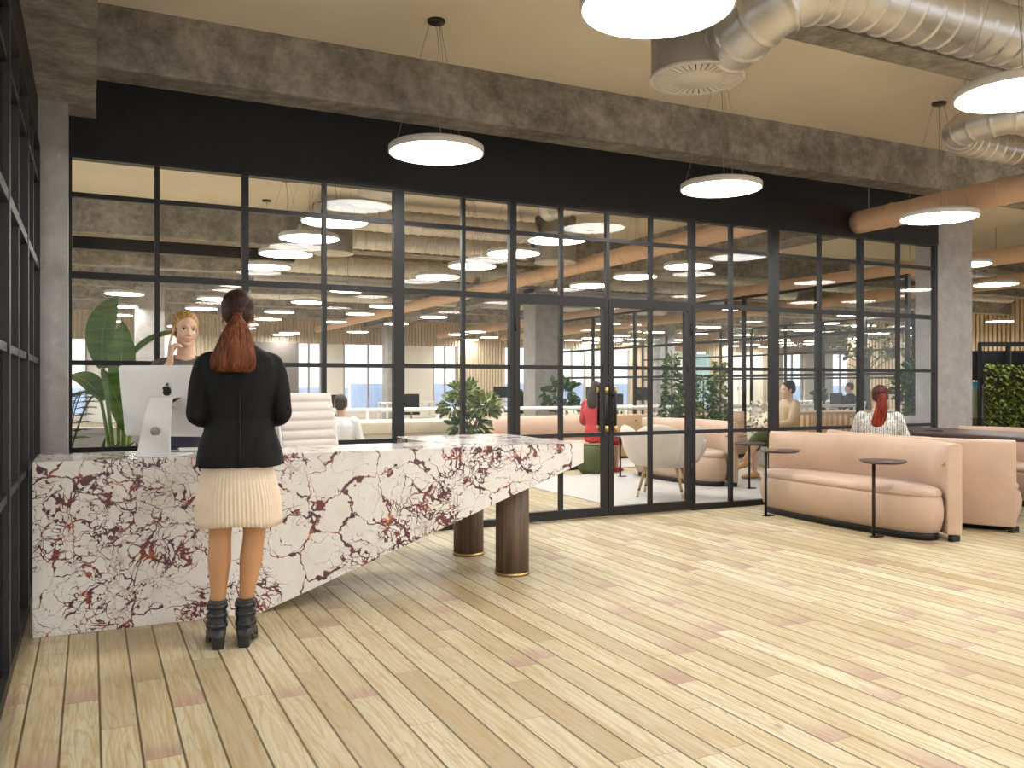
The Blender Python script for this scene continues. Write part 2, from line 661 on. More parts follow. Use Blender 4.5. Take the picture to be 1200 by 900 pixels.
glazed('window_1', -0.14, 1.094, (0.449,), 0, 2.92, ROWS, 0.02, 0.03, wt=0.015)
glazed('window_2', 1.094, 2.35, (1.713,), 0, 2.92, ROWS, 0.02, 0.05, wt=0.015)
glazed('window_3', 2.35, 3.43, (2.941,), 0, 2.92, ROWS, 0.045, 0.04, wt=0.015)
glazed('window_4', 3.43, 5.43, (3.928, 4.432, 4.934), 2.06, 2.92, (2.64,), 0.025, 0.025, wt=0.015, wb=0.03)
glazed('window_5', 5.43, 6.51, (5.933,), 0, 2.92, ROWS, 0.035, 0.05, wt=0.015)
glazed('window_6', 6.51, 7.788, (7.167,), 0, 2.92, ROWS, 0.055, 0.03, wt=0.015)
glazed('window_7', 7.788, 9.035, (8.391,), 0, 2.92, ROWS, 0.03, 0.045, wt=0.015)


def door(name, x0, x1, mid, hx, side):
    o = glazed(name, x0, x1, (mid,), 0.012, 2.06, (0.79, 1.424), 0.055, 0.055, wt=0.06, wb=0.085)
    for s in (-1, 1):
        y = GY + s * 0.075
        h = MB().tube([(hx, y, 0.86), (hx, y, 1.20)], 0.014, 14)
        for z in (0.90, 1.16):
            h.tube([(hx, GY + s * 0.028, z), (hx, y, z)], 0.008, 10)
        ho = h.obj('door_handle', 'black_steel', o)
        e = MB()
        for z in (0.82, 1.185):
            e.tube([(hx, y, z), (hx, y, z + 0.055)], 0.0165, 14)
        e.obj('brass_end', 'brass', ho)
    hg = MB()
    for z in (0.35, 1.75):
        hx2 = x0 + 0.012 if side > 0 else x1 - 0.012
        hg.tube([(hx2, GY - 0.034, z), (hx2, GY - 0.034, z + 0.12)], 0.008, 10)
    hg.obj('hinge', 'black_steel', o)
    return o


door('door_1', 3.435, 4.43, 3.925, 4.385, 1)
door('door_2', 4.436, 5.425, 4.93, 4.48, -1)

# left glazing (runs towards the camera)
lb = [-2.4, -1.2, 0.0, 1.2, 2.4, 3.0 + 0.0, 4.19, 5.42, 6.64]
lb = [-0.65, 0.56, 1.77, 2.98, 4.21, 5.43, 6.645]
for i, (a, b) in enumerate(zip(lb[:-1], lb[1:])):
    glazed('window_%d' % (8 + i), a, b, ((a + b) / 2,), 0, 2.88, ROWS, 0.03, 0.03, wt=0.03, axis='y', plane=-0.335)

# black framed partitions deep in the office
for k, (px, y0, y1) in enumerate(((11.0, 9.0, 19.8), (17.3, 14.0, 25.0))):
    f = MB()
    n = 6 if k == 0 else 8
    for i in range(n + 1):
        y = y0 + (y1 - y0) * i / n
        f.box(px - 0.03, px + 0.03, y - 0.03, y + 0.03, 0, 2.92)
    for z in (0.03, 1.424, 2.1, 2.89):
        f.box(px - 0.025, px + 0.025, y0, y1, z - 0.025, z + 0.025)
    o = struct('window_%d' % (20 + k), f, 'black_steel')
    MB().box(px - 0.004, px + 0.004, y0, y1, 0.05, 2.88).obj('glass_panes', 'clear_glass', o)

# far walls: timber slats, pale doors, tall windows open to the daylight
mat('slat_wood', (0.50, 0.395, 0.275), 0.7, var=0.12, stretch=(9, 9, 0.6), vscale=2)
mat('pale_panel', (0.72, 0.675, 0.62), 0.55, var=0.04)
mat('white_door', (0.76, 0.745, 0.72), 0.45, var=0.03)
mat('dark_brick', (0.16, 0.135, 0.12), 0.8, var=0.4, vscale=30)
mat('curtain_blue', (0.38, 0.60, 0.68), 0.8, var=0.25, stretch=(14, 14, 1), vscale=1)
mat('facade_blue', (0.42, 0.49, 0.64), 0.7, var=0.18, vscale=0.6)
FY = 31.0
rng = random.Random(11)


def far_wall(name, fixed, plane, segs, extent):
    """strip wall: segs list of (kind, width)"""
    wall, slat, door_, curt, brick = MB(), MB(), MB(), MB(), MB()
    fr = MB()

    def bx(mb, a, b, d0, d1, z0, z1):
        if fixed == 'y':
            mb.box(a, b, plane + d0, plane + d1, z0, z1)
        else:
            mb.box(plane + d0, plane + d1, a, b, z0, z1)
    a = extent[0]
    i = 0
    while a < extent[1]:
        kind, wd = segs[i % len(segs)]
        i += 1
        b = min(a + wd, extent[1])
        bx(wall, a, b, 0, 0.2, 2.72, ZC)
        n = max(2, int((b - a) / 0.12))
        for q in range(n):
            s0 = a + (b - a) * q / n
            bx(slat, s0, s0 + (b - a) / n * 0.62, -0.05, 0, 2.72, ZC)
        if kind == 'w' or kind == 'c':
            bx(wall, a, b, 0, 0.2, 0, 0.25)
            for e in (a, (a + b) / 2 - 0.03, b - 0.06):
                bx(fr, e, e + 0.06, 0.02, 0.12, 0.25, 2.72)
            if kind == 'c':
                bx(curt, a, b, -0.08, -0.02, 0.1, 2.6)
        elif kind == 's':
            bx(wall, a, b, 0, 0.2, 0, 2.72)
            for q in range(n):
                s0 = a + (b - a) * q / n
                bx(slat, s0, s0 + (b - a) / n * 0.62, -0.05, 0, 0, 2.72)
        elif kind == 'd':
            bx(wall, a, b, 0, 0.2, 0, 2.72)
            m = (a + b) / 2
            bx(door_, a + 0.04, m - 0.02, -0.05, 0, 0.02, 2.5)
            bx(door_, m + 0.02, b - 0.04, -0.05, 0, 0.02, 2.5)
            bx(fr, m - 0.12, m - 0.08, -0.09, -0.05, 1.0, 1.15)
            bx(fr, m + 0.08, m + 0.12, -0.09, -0.05, 1.0, 1.15)
        elif kind == 'b':
            bx(wall, a, b, 0, 0.2, 0, 2.72)
            bx(brick, a, b, -0.35, 0, 0, 2.72)
        else:
            bx(wall, a, b, 0, 0.2, 0, 2.72)
        a = b
    o = struct(name, wall, 'pale_panel')
    slat.obj('timber_slats', 'slat_wood', o)
    door_.obj('cupboard_door', 'white_door', o)
    fr.obj('window_frame', 'grey_vent_steel', o)
    if curt.v:
        curt.obj('curtain', 'curtain_blue', o)
    if brick.v:
        brick.obj('brick_pier', 'dark_brick', o)
    return o


SEG = [('d', 1.9), ('c', 1.3), ('s', 0.9), ('d', 1.7), ('p', 0.6), ('s', 1.2), ('w', 1.3), ('d', 1.9), ('w', 1.2), ('s', 2.1), ('b', 1.5), ('w', 0.9),
       ('p', 0.8), ('w', 1.9), ('p', 1.6), ('w', 1.0), ('s', 2.0), ('w', 1.4), ('c', 1.1), ('w', 1.3), ('p', 0.5), ('w', 1.7), ('s', 1.0)]
far_wall('wall_far', 'y', FY, SEG, (-9, 44))
far_wall('wall_right', 'x', 44.0, [('w', 1.6), ('s', 1.1), ('w', 1.6), ('p', 0.7), ('s', 2.0), ('w', 1.4)], (-7, 31))
# timber slat wall behind the green screen on the right
sw = MB().box(26.0, 26.2, 13.6, 24.0, 0, ZC)
for q in range(70):
    sw.box(25.93, 26.0, 13.6 + q * 0.148, 13.6 + q * 0.148 + 0.09, 0, ZC)
struct('wall_timber', sw, 'slat_wood')
# buildings across the street, seen through the far windows
for k, (x, y, wd, h) in enumerate(((4, 62, 26, 1.0), (36, 66, 30, 1.3), (66, 60, 22, 1.1), (86, 10, 20, 1.3))):
    b = MB().box(x - wd / 2, x + wd / 2, y, y + 10, -20, h)
    for q in range(int(wd / 3)):
        b.box(x - wd / 2 + q * 3 + 0.5, x - wd / 2 + q * 3 + 2.5, y - 0.1, y, h - 3, h - 1)
    o = b.obj('office_building', 'facade_blue')
    tag(o, 'blue grey office building outside the far windows', 'building', 'buildings outside')
# ------------------------------------------------------------------ round pendant lamps
LZ = 2.965


def make_lamp(x, y, label, r=0.35, detail=True, group='round pendant lamps', z=LZ):
    t = thing('pendant_lamp', label, 'lamp', (x, y, z), 0, group)
    sh = MB().lathe([(r - 0.012, 0.0), (r, 0.002), (r, 0.045), (r - 0.015, 0.055), (0.02, 0.055), (0.02, 0.03), (r - 0.012, 0.03), (r - 0.012, 0.0)], seg=56, cap=False)
    sh.obj('shell', 'lamp_shell', t)
    MB().lathe([(0.001, 0.004), (r - 0.016, 0.004), (r - 0.014, 0.012), (r - 0.014, 0.03), (0.001, 0.03)], seg=56).obj('diffuser', 'lamp_glow', t)
    if detail:
        h = ZC - z
        MB().lathe([(0.001, h - 0.022), (0.06, h - 0.022), (0.065, h - 0.016), (0.065, h), (0.001, h)], seg=28).obj('canopy', 'dark_bronze', t)
        for k in range(3):
            a = TAU * k / 3 + 0.5
            MB().tube([((r - 0.04) * math.cos(a), (r - 0.04) * math.sin(a), 0.055), (0.05 * math.cos(a), 0.05 * math.sin(a), h - 0.02)], 0.0016, 6).obj('suspension_cable', 'cable', t)
        MB().tube(catmull([(0.02, 0.0, 0.05), (0.05, 0.02, 0.12), (0.015, -0.01, 0.26), (0.0, 0.0, 0.5), (0.03, 0.02, 0.72), (0.0, 0.0, h - 0.02)], 8), 0.0028, 6).obj('power_cord', 'cable', t)
    return t


make_lamp(2.30, 3.21, 'glowing round pendant lamp cropped by the top edge, beside the air vent')
make_lamp(2.285, 5.94, 'round pendant lamp hanging in front of the concrete beam, up above the standing ponytailed woman')
make_lamp(4.90, 3.24, 'round pendant lamp cropped by the right edge, under the silver duct')
make_lamp(4.935, 5.945, 'round pendant lamp hanging below the round air vent, before the black fascia')
make_lamp(7.25, 5.58, z=2.844, label='round pendant lamp hanging in front of the terracotta duct and the right concrete column')
ordn = ['nearest', 'second nearest', 'third', 'farthest']
for cx, side in ((2.30, 'left'), (4.96, 'middle'), (7.78, 'right')):
    for k, y in enumerate((8.93, 10.1, 11.45, 12.83)):
        if cx > 7 and k == 0:
            continue
        make_lamp(cx, y, 'round pendant lamp behind the glass, %s of the %s diagonal row of lamps' % (ordn[k], side), group='pendant lamps just behind the glass')
# lamps of the deep office: all alike
proto = None
rl = random.Random(5)
k = 0
for gx in [2.3 + 1.81 * i for i in range(-2, 15)]:
    for gy in (15.2, 18.0, 20.6, 23.4, 25.6, 27.3, 28.9, 30.5):
        x, y = gx + rl.uniform(-0.12, 0.12), gy + rl.uniform(-0.25, 0.25)
        if rl.random() < 0.2 or (gx < 1 and gy > 26) or abs(x - 7.26) < 0.5 or abs(x - 11.85) < 0.5 or abs(x - 14.55) < 0.5 or abs(x - 9.35) < 0.7 or abs(x - 17.85) < 0.65:
            continue
        if proto is None:
            proto = make_lamp(x, y, 'small bright disc lamp far back in the office beyond the glass', detail=False, group='lamps deep in the office')
            h = ZC - LZ
            MB().tube([(0, 0, 0.05), (0, 0, h)], 0.006, 6).obj('suspension_rod', 'cable', proto)
        else:
            dup(proto, (x, y, LZ))
for x, y in ((11.2, 8.2), (13.9, 9.6), (13.2, 6.2)):
    dup(proto, (x, y, LZ), label='disc lamp glowing right of the concrete column' if x == 13.2 else None)


# unseen lamps added behind and beside the camera to light the foreground
for x, y in ((2.3, 0.5), (4.9, 0.5), (7.7, 0.5), (10.4, 0.5), (2.3, -2.3), (4.9, -2.3), (7.7, -2.3), (10.4, -2.3), (2.3, -5.0), (4.9, -5.0), (7.7, -5.0), (8.4, 3.24), (10.9, 3.24), (13.4, 3.24), (13.4, 0.5), (-2.6, 2.0), (-2.6, 5.0)):
    make_lamp(x, y, 'unseen round pendant lamp added to brighten the foreground', detail=False, group='added lamps outside the view')


# ------------------------------------------------------------------ ducts and vents
def spiral_duct(path, r, pitch=0.17, rib=0.012, seg=28, n=14):
    """round duct with raised ribs along its path"""
    P = catmull(path, n)
    L = [0]
    for a, b in zip(P[:-1], P[1:]):
        L.append(L[-1] + (b - a).length)

    def at(s):
        for i in range(len(P) - 1):
            if L[i + 1] >= s:
                t = (s - L[i]) / max(1e-6, L[i + 1] - L[i])
                return P[i].lerp(P[i + 1], t)
        return P[-1]
    pts, rs = [], []
    s = 0.0
    while s < L[-1]:
        for ds, rr in ((0, r), (0.008, r), (0.013, r + rib), (0.023, r + rib), (0.028, r), (0.036, r), (pitch * 0.6, r)):
            if s + ds < L[-1]:
                pts.append(at(s + ds)); rs.append(rr)
        s += pitch
    pts.append(at(L[-1])); rs.append(r)
    return MB().tube(pts, rs, seg)


def duct(name, label, path, r, m='galvanised_steel', **kw):
    o = spiral_duct(path, r, **kw).obj(name, m)
    for x, y, z in (path[1], path[-2]):
        MB().tube([(x, y, z), (x, y, ZC)], 0.004, 6).obj('hanger', 'cable', o)
    return tag(o, label, 'duct', 'ventilation ducts')


duct('air_duct', 'large silver spiral air duct with an elbow, crossing below the ceiling at top right',
     [(3.40, 4.02, 3.29), (3.385, 3.92, 3.29), (3.345, 3.77, 3.30), (3.37, 3.64, 3.34), (3.46, 3.56, 3.40), (3.64, 3.54, 3.45), (3.9, 3.535, 3.47), (4.6, 3.53, 3.47), (5.4, 3.53, 3.47), (7.0, 3.53, 3.47), (9.5, 3.53, 3.47)], 0.172, pitch=0.15, rib=0.011)
duct('air_duct', 'silver spiral duct bend half hidden behind the lamp at the right edge',
     [(9.5, 4.97, 3.36), (8.0, 4.97, 3.36), (7.2, 4.96, 3.36), (6.75, 4.92, 3.36), (6.49, 4.79, 3.36), (6.41, 4.56, 3.36), (6.52, 4.34, 3.37), (6.8, 4.24, 3.38), (7.4, 4.2, 3.38), (9.5, 4.2, 3.38)], 0.13, pitch=0.13, rib=0.009)
TERRA = [(7.70, 1.5, 6.985, 3.075, 'terracotta duct ending at the black fascia beside the right pendant lamp'),
         (7.26, 7.2, 30.6, 3.22, 'terracotta duct running into the depth behind the glass'),
         (11.85, 2.0, 30.6, 3.12, 'terracotta duct right of the concrete column, upper one'),
         (14.55, 2.0, 30.6, 3.08, 'terracotta duct right of the concrete column, lower and farther one')]
for x, y0, y1, z, lb_ in TERRA:
    n = 30
    duct('painted_duct', lb_, [(x, y0 + (y1 - y0) * q / n, z) for q in range(n + 1)], 0.125, 'terracotta_paint', pitch=0.62, rib=0.009, n=3)
duct('air_duct', 'straight silver ribbed duct behind the glass, under the ceiling left of the doors', [(2.85, 12.15, 3.66), (4, 12.15, 3.66), (5.2, 12.15, 3.66), (6.35, 12.15, 3.66)], 0.165)
duct('air_duct', 'silver ribbed duct with an elbow behind the glass, above the doors', [(5.5, 10.15, 3.62), (5.52, 9.95, 3.62), (5.65, 9.65, 3.63), (5.95, 9.5, 3.64), (6.4, 9.5, 3.64), (8.4, 9.5, 3.64)], 0.165)
duct('air_duct', 'silver ribbed duct behind the glass, farther back above the ponytailed woman', [(2.9, 13.5, 3.6), (3.4, 13.5, 3.6), (4, 13.5, 3.6), (6.9, 13.5, 3.6)], 0.16)
duct('air_duct', 'silver ribbed duct far back, crossing the office above the right partition', [(9.8, 14.8, 3.6), (13, 14.8, 3.6), (16, 14.8, 3.6), (22, 14.8, 3.6)], 0.17)
duct('air_duct', 'silver ribbed duct right of the concrete column, far under the ceiling', [(12.6, 11.4, 3.42), (14, 11.4, 3.42), (17, 11.4, 3.42), (24, 11.4, 3.42)], 0.17)
for q, (y, z) in enumerate(((16.5, 3.56), (19.3, 3.57), (22.0, 3.56))):
    duct('air_duct', 'straight yellowish ribbed duct deep in the office, %s of three behind one another' % ('first', 'second', 'third')[q], [(3.2, y, z), (7, y, z), (11, y, z), (16, y, z)], 0.17)


def vent(x, y, z, label, r=0.335, top=None):
    top = top or ZC
    t = thing('air_vent', label, 'vent', (x, y, z), 0, 'round ceiling vents')
    MB().lathe([(r, 0.0), (r, top - z), (r - 0.01, top - z), (r - 0.01, 0.0), (r, 0.0)], seg=48, cap=False).obj('drum', 'grey_vent_steel', t)
    f = MB().lathe([(0.001, -0.012), (r * 0.55, -0.012), (r * 0.56, 0.0), (0.001, 0.0)], seg=48)
    f.lathe([(r * 0.93, 0.0), (r * 0.93, -0.006), (r * 1.03, -0.006), (r * 1.03, 0.012), (r * 0.93, 0.012), (r * 0.93, 0.0)], seg=48, cap=False)
    n = 40
    for k in range(n):
        a = TAU * k / n
        M = Matrix.Rotation(a, 4, 'Z')
        q0, q1 = PI / n * 0.78 * r * 0.55, PI / n * 0.78 * r * 0.94
        f.prism([(r * 0.55, -q0), (r * 0.94, -q1), (r * 0.94, q1), (r * 0.55, q0)], -0.006, 0.002, 'z', M=M)
    f.obj('louvre_plate', 'lamp_shell', t)
    MB().lathe([(0.001, 0.004), (r * 0.95, 0.004), (r * 0.95, 0.008), (0.001, 0.008)], seg=40).obj('dark_slots', 'black_panel', t)
    return t


vent(3.354, 4.264, 3.15, 'round louvred air vent hanging from the ceiling beside the top lamp', 0.28, 3.494)
vent(3.12, 9.72, 3.50, 'round louvred air vent behind the glass, above the straight silver duct')
vent(3.25, 12.75, 3.22, 'round air vent behind the glass, right of the left diagonal row of lamps', 0.3)
vent(6.72, 12.15, 3.22, 'round air vent behind the glass, right of the doors under the duct', 0.33)
vent(14.05, 8.7, 3.2, 'round air vent right of the concrete column at the right edge', 0.36)
# sprinkler pipe with lights along it
p = MB().tube([(-3, 8.6, 3.86), (9, 8.6, 3.86)], 0.015, 10)
tag(p.obj('sprinkler_pipe', 'lamp_shell'), 'thin pale sprinkler pipe under the ceiling behind the glass', 'pipe')
# ------------------------------------------------------------------ marble reception desk
DZ = 0.88
FYD = 4.905


def reception_desk():
    t = thing('reception_desk', 'white marble reception desk with burgundy veins, sloping underside and two wooden columns', 'desk', (-0.26, FYD, 0))
    X1 = 3.185      # tip, in desk coordinates
    prof = [(0, 0), (1.11, 0), (X1, 0.75), (X1, DZ), (0, DZ)]
    # front run
    body = MB().prism(prof, 0, 0.56, 'y')
    o = body.obj('front_body', 'breccia_marble', t)
    bevel_mod(o, 0.004)
    # deep return at the free end
    r0 = 2.31
    zr = 0.75 * (r0 - 1.11) / (X1 - 1.11)
    ret = MB().prism([(r0, max(zr, DZ - 0.36)), (X1 - 0.002, 0.752), (X1 - 0.002, DZ - 0.001), (r0, DZ - 0.001)], 0.555, 1.24, 'y')
    bevel_mod(ret.obj('return_top', 'breccia_marble', t), 0.004)
    for y, z in ((0.285, 0.62), (1.03, 0.62)):
        c = MB().lathe([(0.112, 0.02), (0.112, z + 0.05)], (2.80, y, 0), 40)
        # fine vertical ribs
        cc = c.obj('column', 'smoked_oak', t)
        b = MB().lathe([(0.001, 0), (0.118, 0), (0.118, 0.02), (0.001, 0.02)], (2.80, y, 0), 40).obj('brass_ring', 'brass', cc)
    # inner work surface and side panel behind the counter
    MB().box(0.02, 2.3, 0.56, 0.80, 0.70, 0.73).obj('work_surface', 'white_plastic', t)
    MB().box(0.02, 0.06, 0.56, 0.80, 0, 0.70).obj('side_panel', 'white_plastic', t)
    return t


reception_desk()


# ------------------------------------------------------------------ all-in-one computer, seen from behind
def computer(x, y, yaw):
    t = thing('desktop_computer', 'silver white all-in-one computer seen from behind on the marble desk', 'computer', (x, y, DZ), yaw)
    # local frame: +Y is the screen side, -Y its back
    W, H, zb = 0.60, 0.40, 0.095
    tilt = Matrix.Translation((0, 0.0, zb + H / 2)) @ Matrix.Rotation(math.radians(9), 4, 'X')
    n, m_ = 17, 13
    rings = []
    # back shell bulging gently towards the middle; built as a loft of rounded rectangles
    def rr(w_, h_, d, r=0.02):
        out = []
        for cx, cz, a0 in ((w_ / 2 - r, h_ / 2 - r, 0), (-w_ / 2 + r, h_ / 2 - r, 90), (-w_ / 2 + r, -h_ / 2 + r, 180), (w_ / 2 - r, -h_ / 2 + r, 270)):
            for k in range(6):
                a = math.radians(a0 + 18 * k)
                out.append(tilt @ Vector((cx + r * math.cos(a), d, cz + r * math.sin(a))))
        return out
    sh = MB().loft([rr(W, H, 0.006), rr(W, H, 0.0), rr(W - 0.006, H - 0.006, -0.004), rr(W * 0.88, H * 0.86, -0.014), rr(W * 0.6, H * 0.55, -0.026), rr(W * 0.3, H * 0.25, -0.031), rr(W * 0.05, H * 0.04, -0.032)])
    sh.obj('case', 'white_plastic', t)
    s = MB()
    s.loft([rr(W - 0.012, H - 0.012, 0.006, 0.014), rr(W - 0.012, H - 0.012, 0.0075, 0.014)])
    s.obj('screen', 'screen_grey', t)
    MB().prism([(-W / 2 + 0.006, -H / 2 + 0.006), (W / 2 - 0.006, -H / 2 + 0.006), (W / 2 - 0.006, -H / 2 + 0.062), (-W / 2 + 0.006, -H / 2 + 0.062)], 0.0065, 0.0095, 'y', M=tilt).obj('chin', 'white_plastic', t)
    # stand: a plate rising from the foot and bending to the case
    path = [(-0.165, 0.004), (-0.15, 0.10), (-0.13, 0.20), (-0.107, 0.285), (-0.09, 0.312), (-0.008, 0.316)]
    wd = [0.098, 0.088, 0.078, 0.070, 0.068, 0.067]
    R = []
    for (yy, zz), q in zip(path, wd):
        th = 0.004
        R.append([(-q, yy - th, zz), (q, yy - th, zz), (q, yy + th, zz + 0.003), (-q, yy + th, zz + 0.003)])
    st = MB().loft(R, smooth=False)
    st.rbox(-0.098, 0.098, -0.17, 0.06, 0, 0.006, 0.003)
    so = st.obj('stand', 'white_metal', t)
    bevel_mod(so, 0.002)
    # cable hole: a grey ring set into the plate
    Mh = Matrix.Translation((0, -0.1465, 0.135)) @ Matrix.Rotation(math.radians(90 + 11), 4, 'X')
    MB().lathe([(0.001, 0.0), (0.026, 0.0), (0.026, 0.008), (0.001, 0.008)], seg=28, M=Mh).obj('cable_hole', 'grey_vent_steel', so)
    # bitten fruit emblem
    Ml = tilt @ Matrix.Translation((0.0, -0.0345, 0.063))
    pts = []
    N = 64
    for k in range(N):
        a = TAU * k / N
        rx = 0.026 * (1 - 0.10 * math.exp(-((a - PI / 2) / 0.28) ** 2) * 2.0 - 0.05 * math.exp(-((a - 1.5 * PI) / 0.22) ** 2) * 2)
        px, pz = rx * math.cos(a) * (1.0 + 0.06 * math.sin(a)), rx * math.sin(a) * 1.08
        d = math.hypot(px + 0.034, pz - 0.003)     # the bite on one side
        if d < 0.0155:
            f = 0.0155 / max(d, 1e-5)
            px, pz = -0.034 + (px + 0.034) * f, 0.003 + (pz - 0.003) * f
        pts.append((-px, pz))
    lg = MB().prism([(-a, b) for a, b in pts], -0.001, 0.001, 'y', M=Ml)
    leaf = []
    for k in range(16):
        a = TAU * k / 16
        u, v_ = 0.011 * math.cos(a), 0.0045 * math.sin(a) * (1 - 0.0 * u if False else 1)
        leaf.append((0.006 + u * 0.64 - v_ * 0.77, 0.036 + u * 0.77 + v_ * 0.64))
    lg.prism(leaf, -0.001, 0.001, 'y', M=Ml)
    lg.obj('fruit_emblem', 'black_panel', t)
    MB().box(0.24, 0.252, -0.0125, -0.009, -H / 2 + 0.012, -H / 2 + 0.016, M=tilt).obj('port', 'black_panel', t)
    return t


computer(0.40, 5.12, math.radians(-36))
k = MB().rbox(-0.20, 0.20, -0.06, 0.06, 0.004, 0.016, 0.004).rbox(-0.19, 0.19, -0.05, 0.05, 0.0, 0.005, 0.002)
ko = k.obj('keyboard', 'white_plastic', loc=(0.66, 5.33, DZ))
tag(ko, 'flat white keyboard lying on the marble desk beside the computer', 'keyboard')
km = MB()
for a in range(5):
    for b in range(14):
        km.box(-0.19 + b * 0.0272, -0.19 + b * 0.0272 + 0.022, -0.05 + a * 0.02, -0.05 + a * 0.02 + 0.016, 0.0155, 0.018)
km.obj('keys', 'lamp_shell', ko)


# ------------------------------------------------------------------ ribbed white office chair behind the desk
def office_chair(x, y, rz):
    t = thing('office_chair', 'white leather office chair with horizontal ribs behind the marble desk', 'chair', (x, y, 0), rz)
    # local: sitter faces +Y... backrest at -Y
    def ribbed(path, w_, n):
        mb = MB()
        P = catmull(path, 10)
        L = [0]
        for a, b in zip(P[:-1], P[1:]):
            L.append(L[-1] + (b - a).length)
        rings = []
        steps = n * 8
        for i in range(steps + 1):
            s_ = L[-1] * i / steps
            j = max(q for q in range(len(L)) if L[q] <= s_ + 1e-9)
            j = min(j, len(P) - 2)
            p_ = P[j].lerp(P[j + 1], (s_ - L[j]) / max(1e-6, L[j + 1] - L[j]))
            tg = (P[j + 1] - P[j]).normalized()
            nrm = Vector((1, 0, 0)).cross(tg)
            th = 0.008 + 0.017 * abs(math.sin(PI * n * i / steps)) ** 0.5
            ring = []
            for k in range(16):
                a = TAU * k / 16
                cx, cy = math.cos(a), math.sin(a)
                ex = math.copysign(abs(cx) ** 0.25, cx) * w_ / 2
                ring.append(p_ + Vector((ex, 0, 0)) + nrm * (math.copysign(abs(cy) ** 0.8, cy) * th))
            rings.append(ring)
        return mb.loft(rings)
    ribbed([(0, -0.24, 0.50), (0, -0.26, 0.70), (0, -0.28, 0.95), (0, -0.33, 1.20)], 0.50, 10).obj('backrest', 'cream_leather', t)
    ribbed([(0, 0.27, 0.44), (0, 0.22, 0.475), (0, 0.0, 0.46), (0, -0.2, 0.46), (0, -0.24, 0.50)], 0.50, 8).obj('seat', 'cream_leather', t)
    for s_ in (-1, 1):
        MB().tube(catmull([(s_ * 0.255, -0.30, 1.05), (s_ * 0.255, -0.25, 0.75), (s_ * 0.255, -0.235, 0.48), (s_ * 0.255, 0.0, 0.44), (s_ * 0.255, 0.26, 0.42)]), 0.012, 10).obj('side_rail', 'white_metal', t)
        MB().tube(catmull([(s_ * 0.265, -0.24, 0.66), (s_ * 0.30, -0.1, 0.68), (s_ * 0.30, 0.12, 0.67), (s_ * 0.265, 0.16, 0.44)]), 0.013, 10).obj('armrest', 'white_metal', t)
    MB().tube([(0, 0, 0.10), (0, 0, 0.44)], 0.03, 16).obj('gas_column', 'white_metal', t)
    for k in range(5):
        a = TAU * k / 5
        leg = MB().tube([(0, 0, 0.11), (0.16 * math.cos(a), 0.16 * math.sin(a), 0.095), (0.30 * math.cos(a), 0.30 * math.sin(a), 0.07)], [0.024, 0.02, 0.014], 10).obj('leg', 'white_metal', t)
        MB().lathe([(0.001, -0.02), (0.028, -0.02), (0.028, 0.02), (0.001, 0.02)], seg=18, M=Matrix.Translation((0.30 * math.cos(a), 0.30 * math.sin(a), 0.028)) @ Matrix.Rotation(a, 4, 'Z') @ Matrix.Rotation(PI / 2, 4, 'X')).obj('caster', 'black_steel', leg)
    return t


office_chair(1.585, 6.25, math.radians(-156))
# ------------------------------------------------------------------ people
mat('skin_tan', (0.50, 0.255, 0.12), 0.5, var=0.08, vscale=5)
mat('skin_fair', (0.66, 0.42, 0.29), 0.45, var=0.06, vscale=9)
mat('skin_light_tan', (0.60, 0.37, 0.245), 0.5, var=0.06, vscale=6)
mat('black_wool', (0.0075, 0.0072, 0.0085), 0.8, var=0.25, vscale=5, bump=0.10, bscale=300, spec=0.25)
mat('grey_wool', (0.12, 0.118, 0.12), 0.85, var=0.3, vscale=80, bump=0.15, bscale=250)
mat('navy_cloth', (0.022, 0.020, 0.045), 0.8, var=0.3)
mat('cream_cloth', (0.75, 0.615, 0.475), 0.8, var=0.06, vscale=20)
mat('red_cloth', (0.42, 0.016, 0.022), 0.7, var=0.12)
mat('olive_cloth', (0.055, 0.072, 0.016), 0.75, var=0.25, stretch=(9, 9, 1), vscale=3)
mat('camel_cloth', (0.50, 0.36, 0.21), 0.8, var=0.1)
mat('white_cloth', (0.74, 0.74, 0.76), 0.8, var=0.05)
mat('boot_leather', (0.018, 0.018, 0.02), 0.42, var=0.3, vscale=30)
mat('tan_shoe', (0.50, 0.29, 0.10), 0.4, var=0.1)
mat('lip_rose', (0.55, 0.16, 0.15), 0.35, var=0.05)
mat('teeth', (0.82, 0.80, 0.76), 0.3, var=0.02)
mat('eye_dark', (0.035, 0.022, 0.016), 0.25, var=0.1)
mat('eye_white', (0.72, 0.70, 0.68), 0.3, var=0.02)
mat('nail_red', (0.42, 0.03, 0.02), 0.3, var=0.02)


def hair_mat(name, a, b, c, tie=None):
    """strands run down, or towards the tie of the pony tail"""
    m, t = new_mat(name)
    p = t.coord()
    if tie:
        sx = t.n('ShaderNodeSeparateXYZ')
        t.l(t.vmath('SUBTRACT', p, tie), sx.inputs[0])
        cx = t.n('ShaderNodeCombineXYZ')
        t.l(t.math('MULTIPLY', t.math('ARCTAN2', sx.outputs[0], sx.outputs[2]), 0.11), cx.inputs[0])
        t.l(t.math('MULTIPLY', sx.outputs[1], 0.3), cx.inputs[2])
        p = cx.outputs[0]
    f = t.noise(t.mapping(p, (150, 150, 5)), 1.0, 3, 0.6)
    g = t.noise(t.mapping(p, (28, 28, 3.5)), 1.0, 3, 0.55)
    k = t.math('ADD', t.math('MULTIPLY', f, 0.55), t.math('MULTIPLY', g, 0.45))
    t.l(t.ramp(k, [(0.36, a), (0.5, b), (0.64, c)]), t.b.inputs['Base Color'])
    t.b.inputs['Roughness'].default_value = 0.5
    t.b.inputs['Specular IOR Level'].default_value = 0.18
    t.bump(f, 0.5, 0.004)


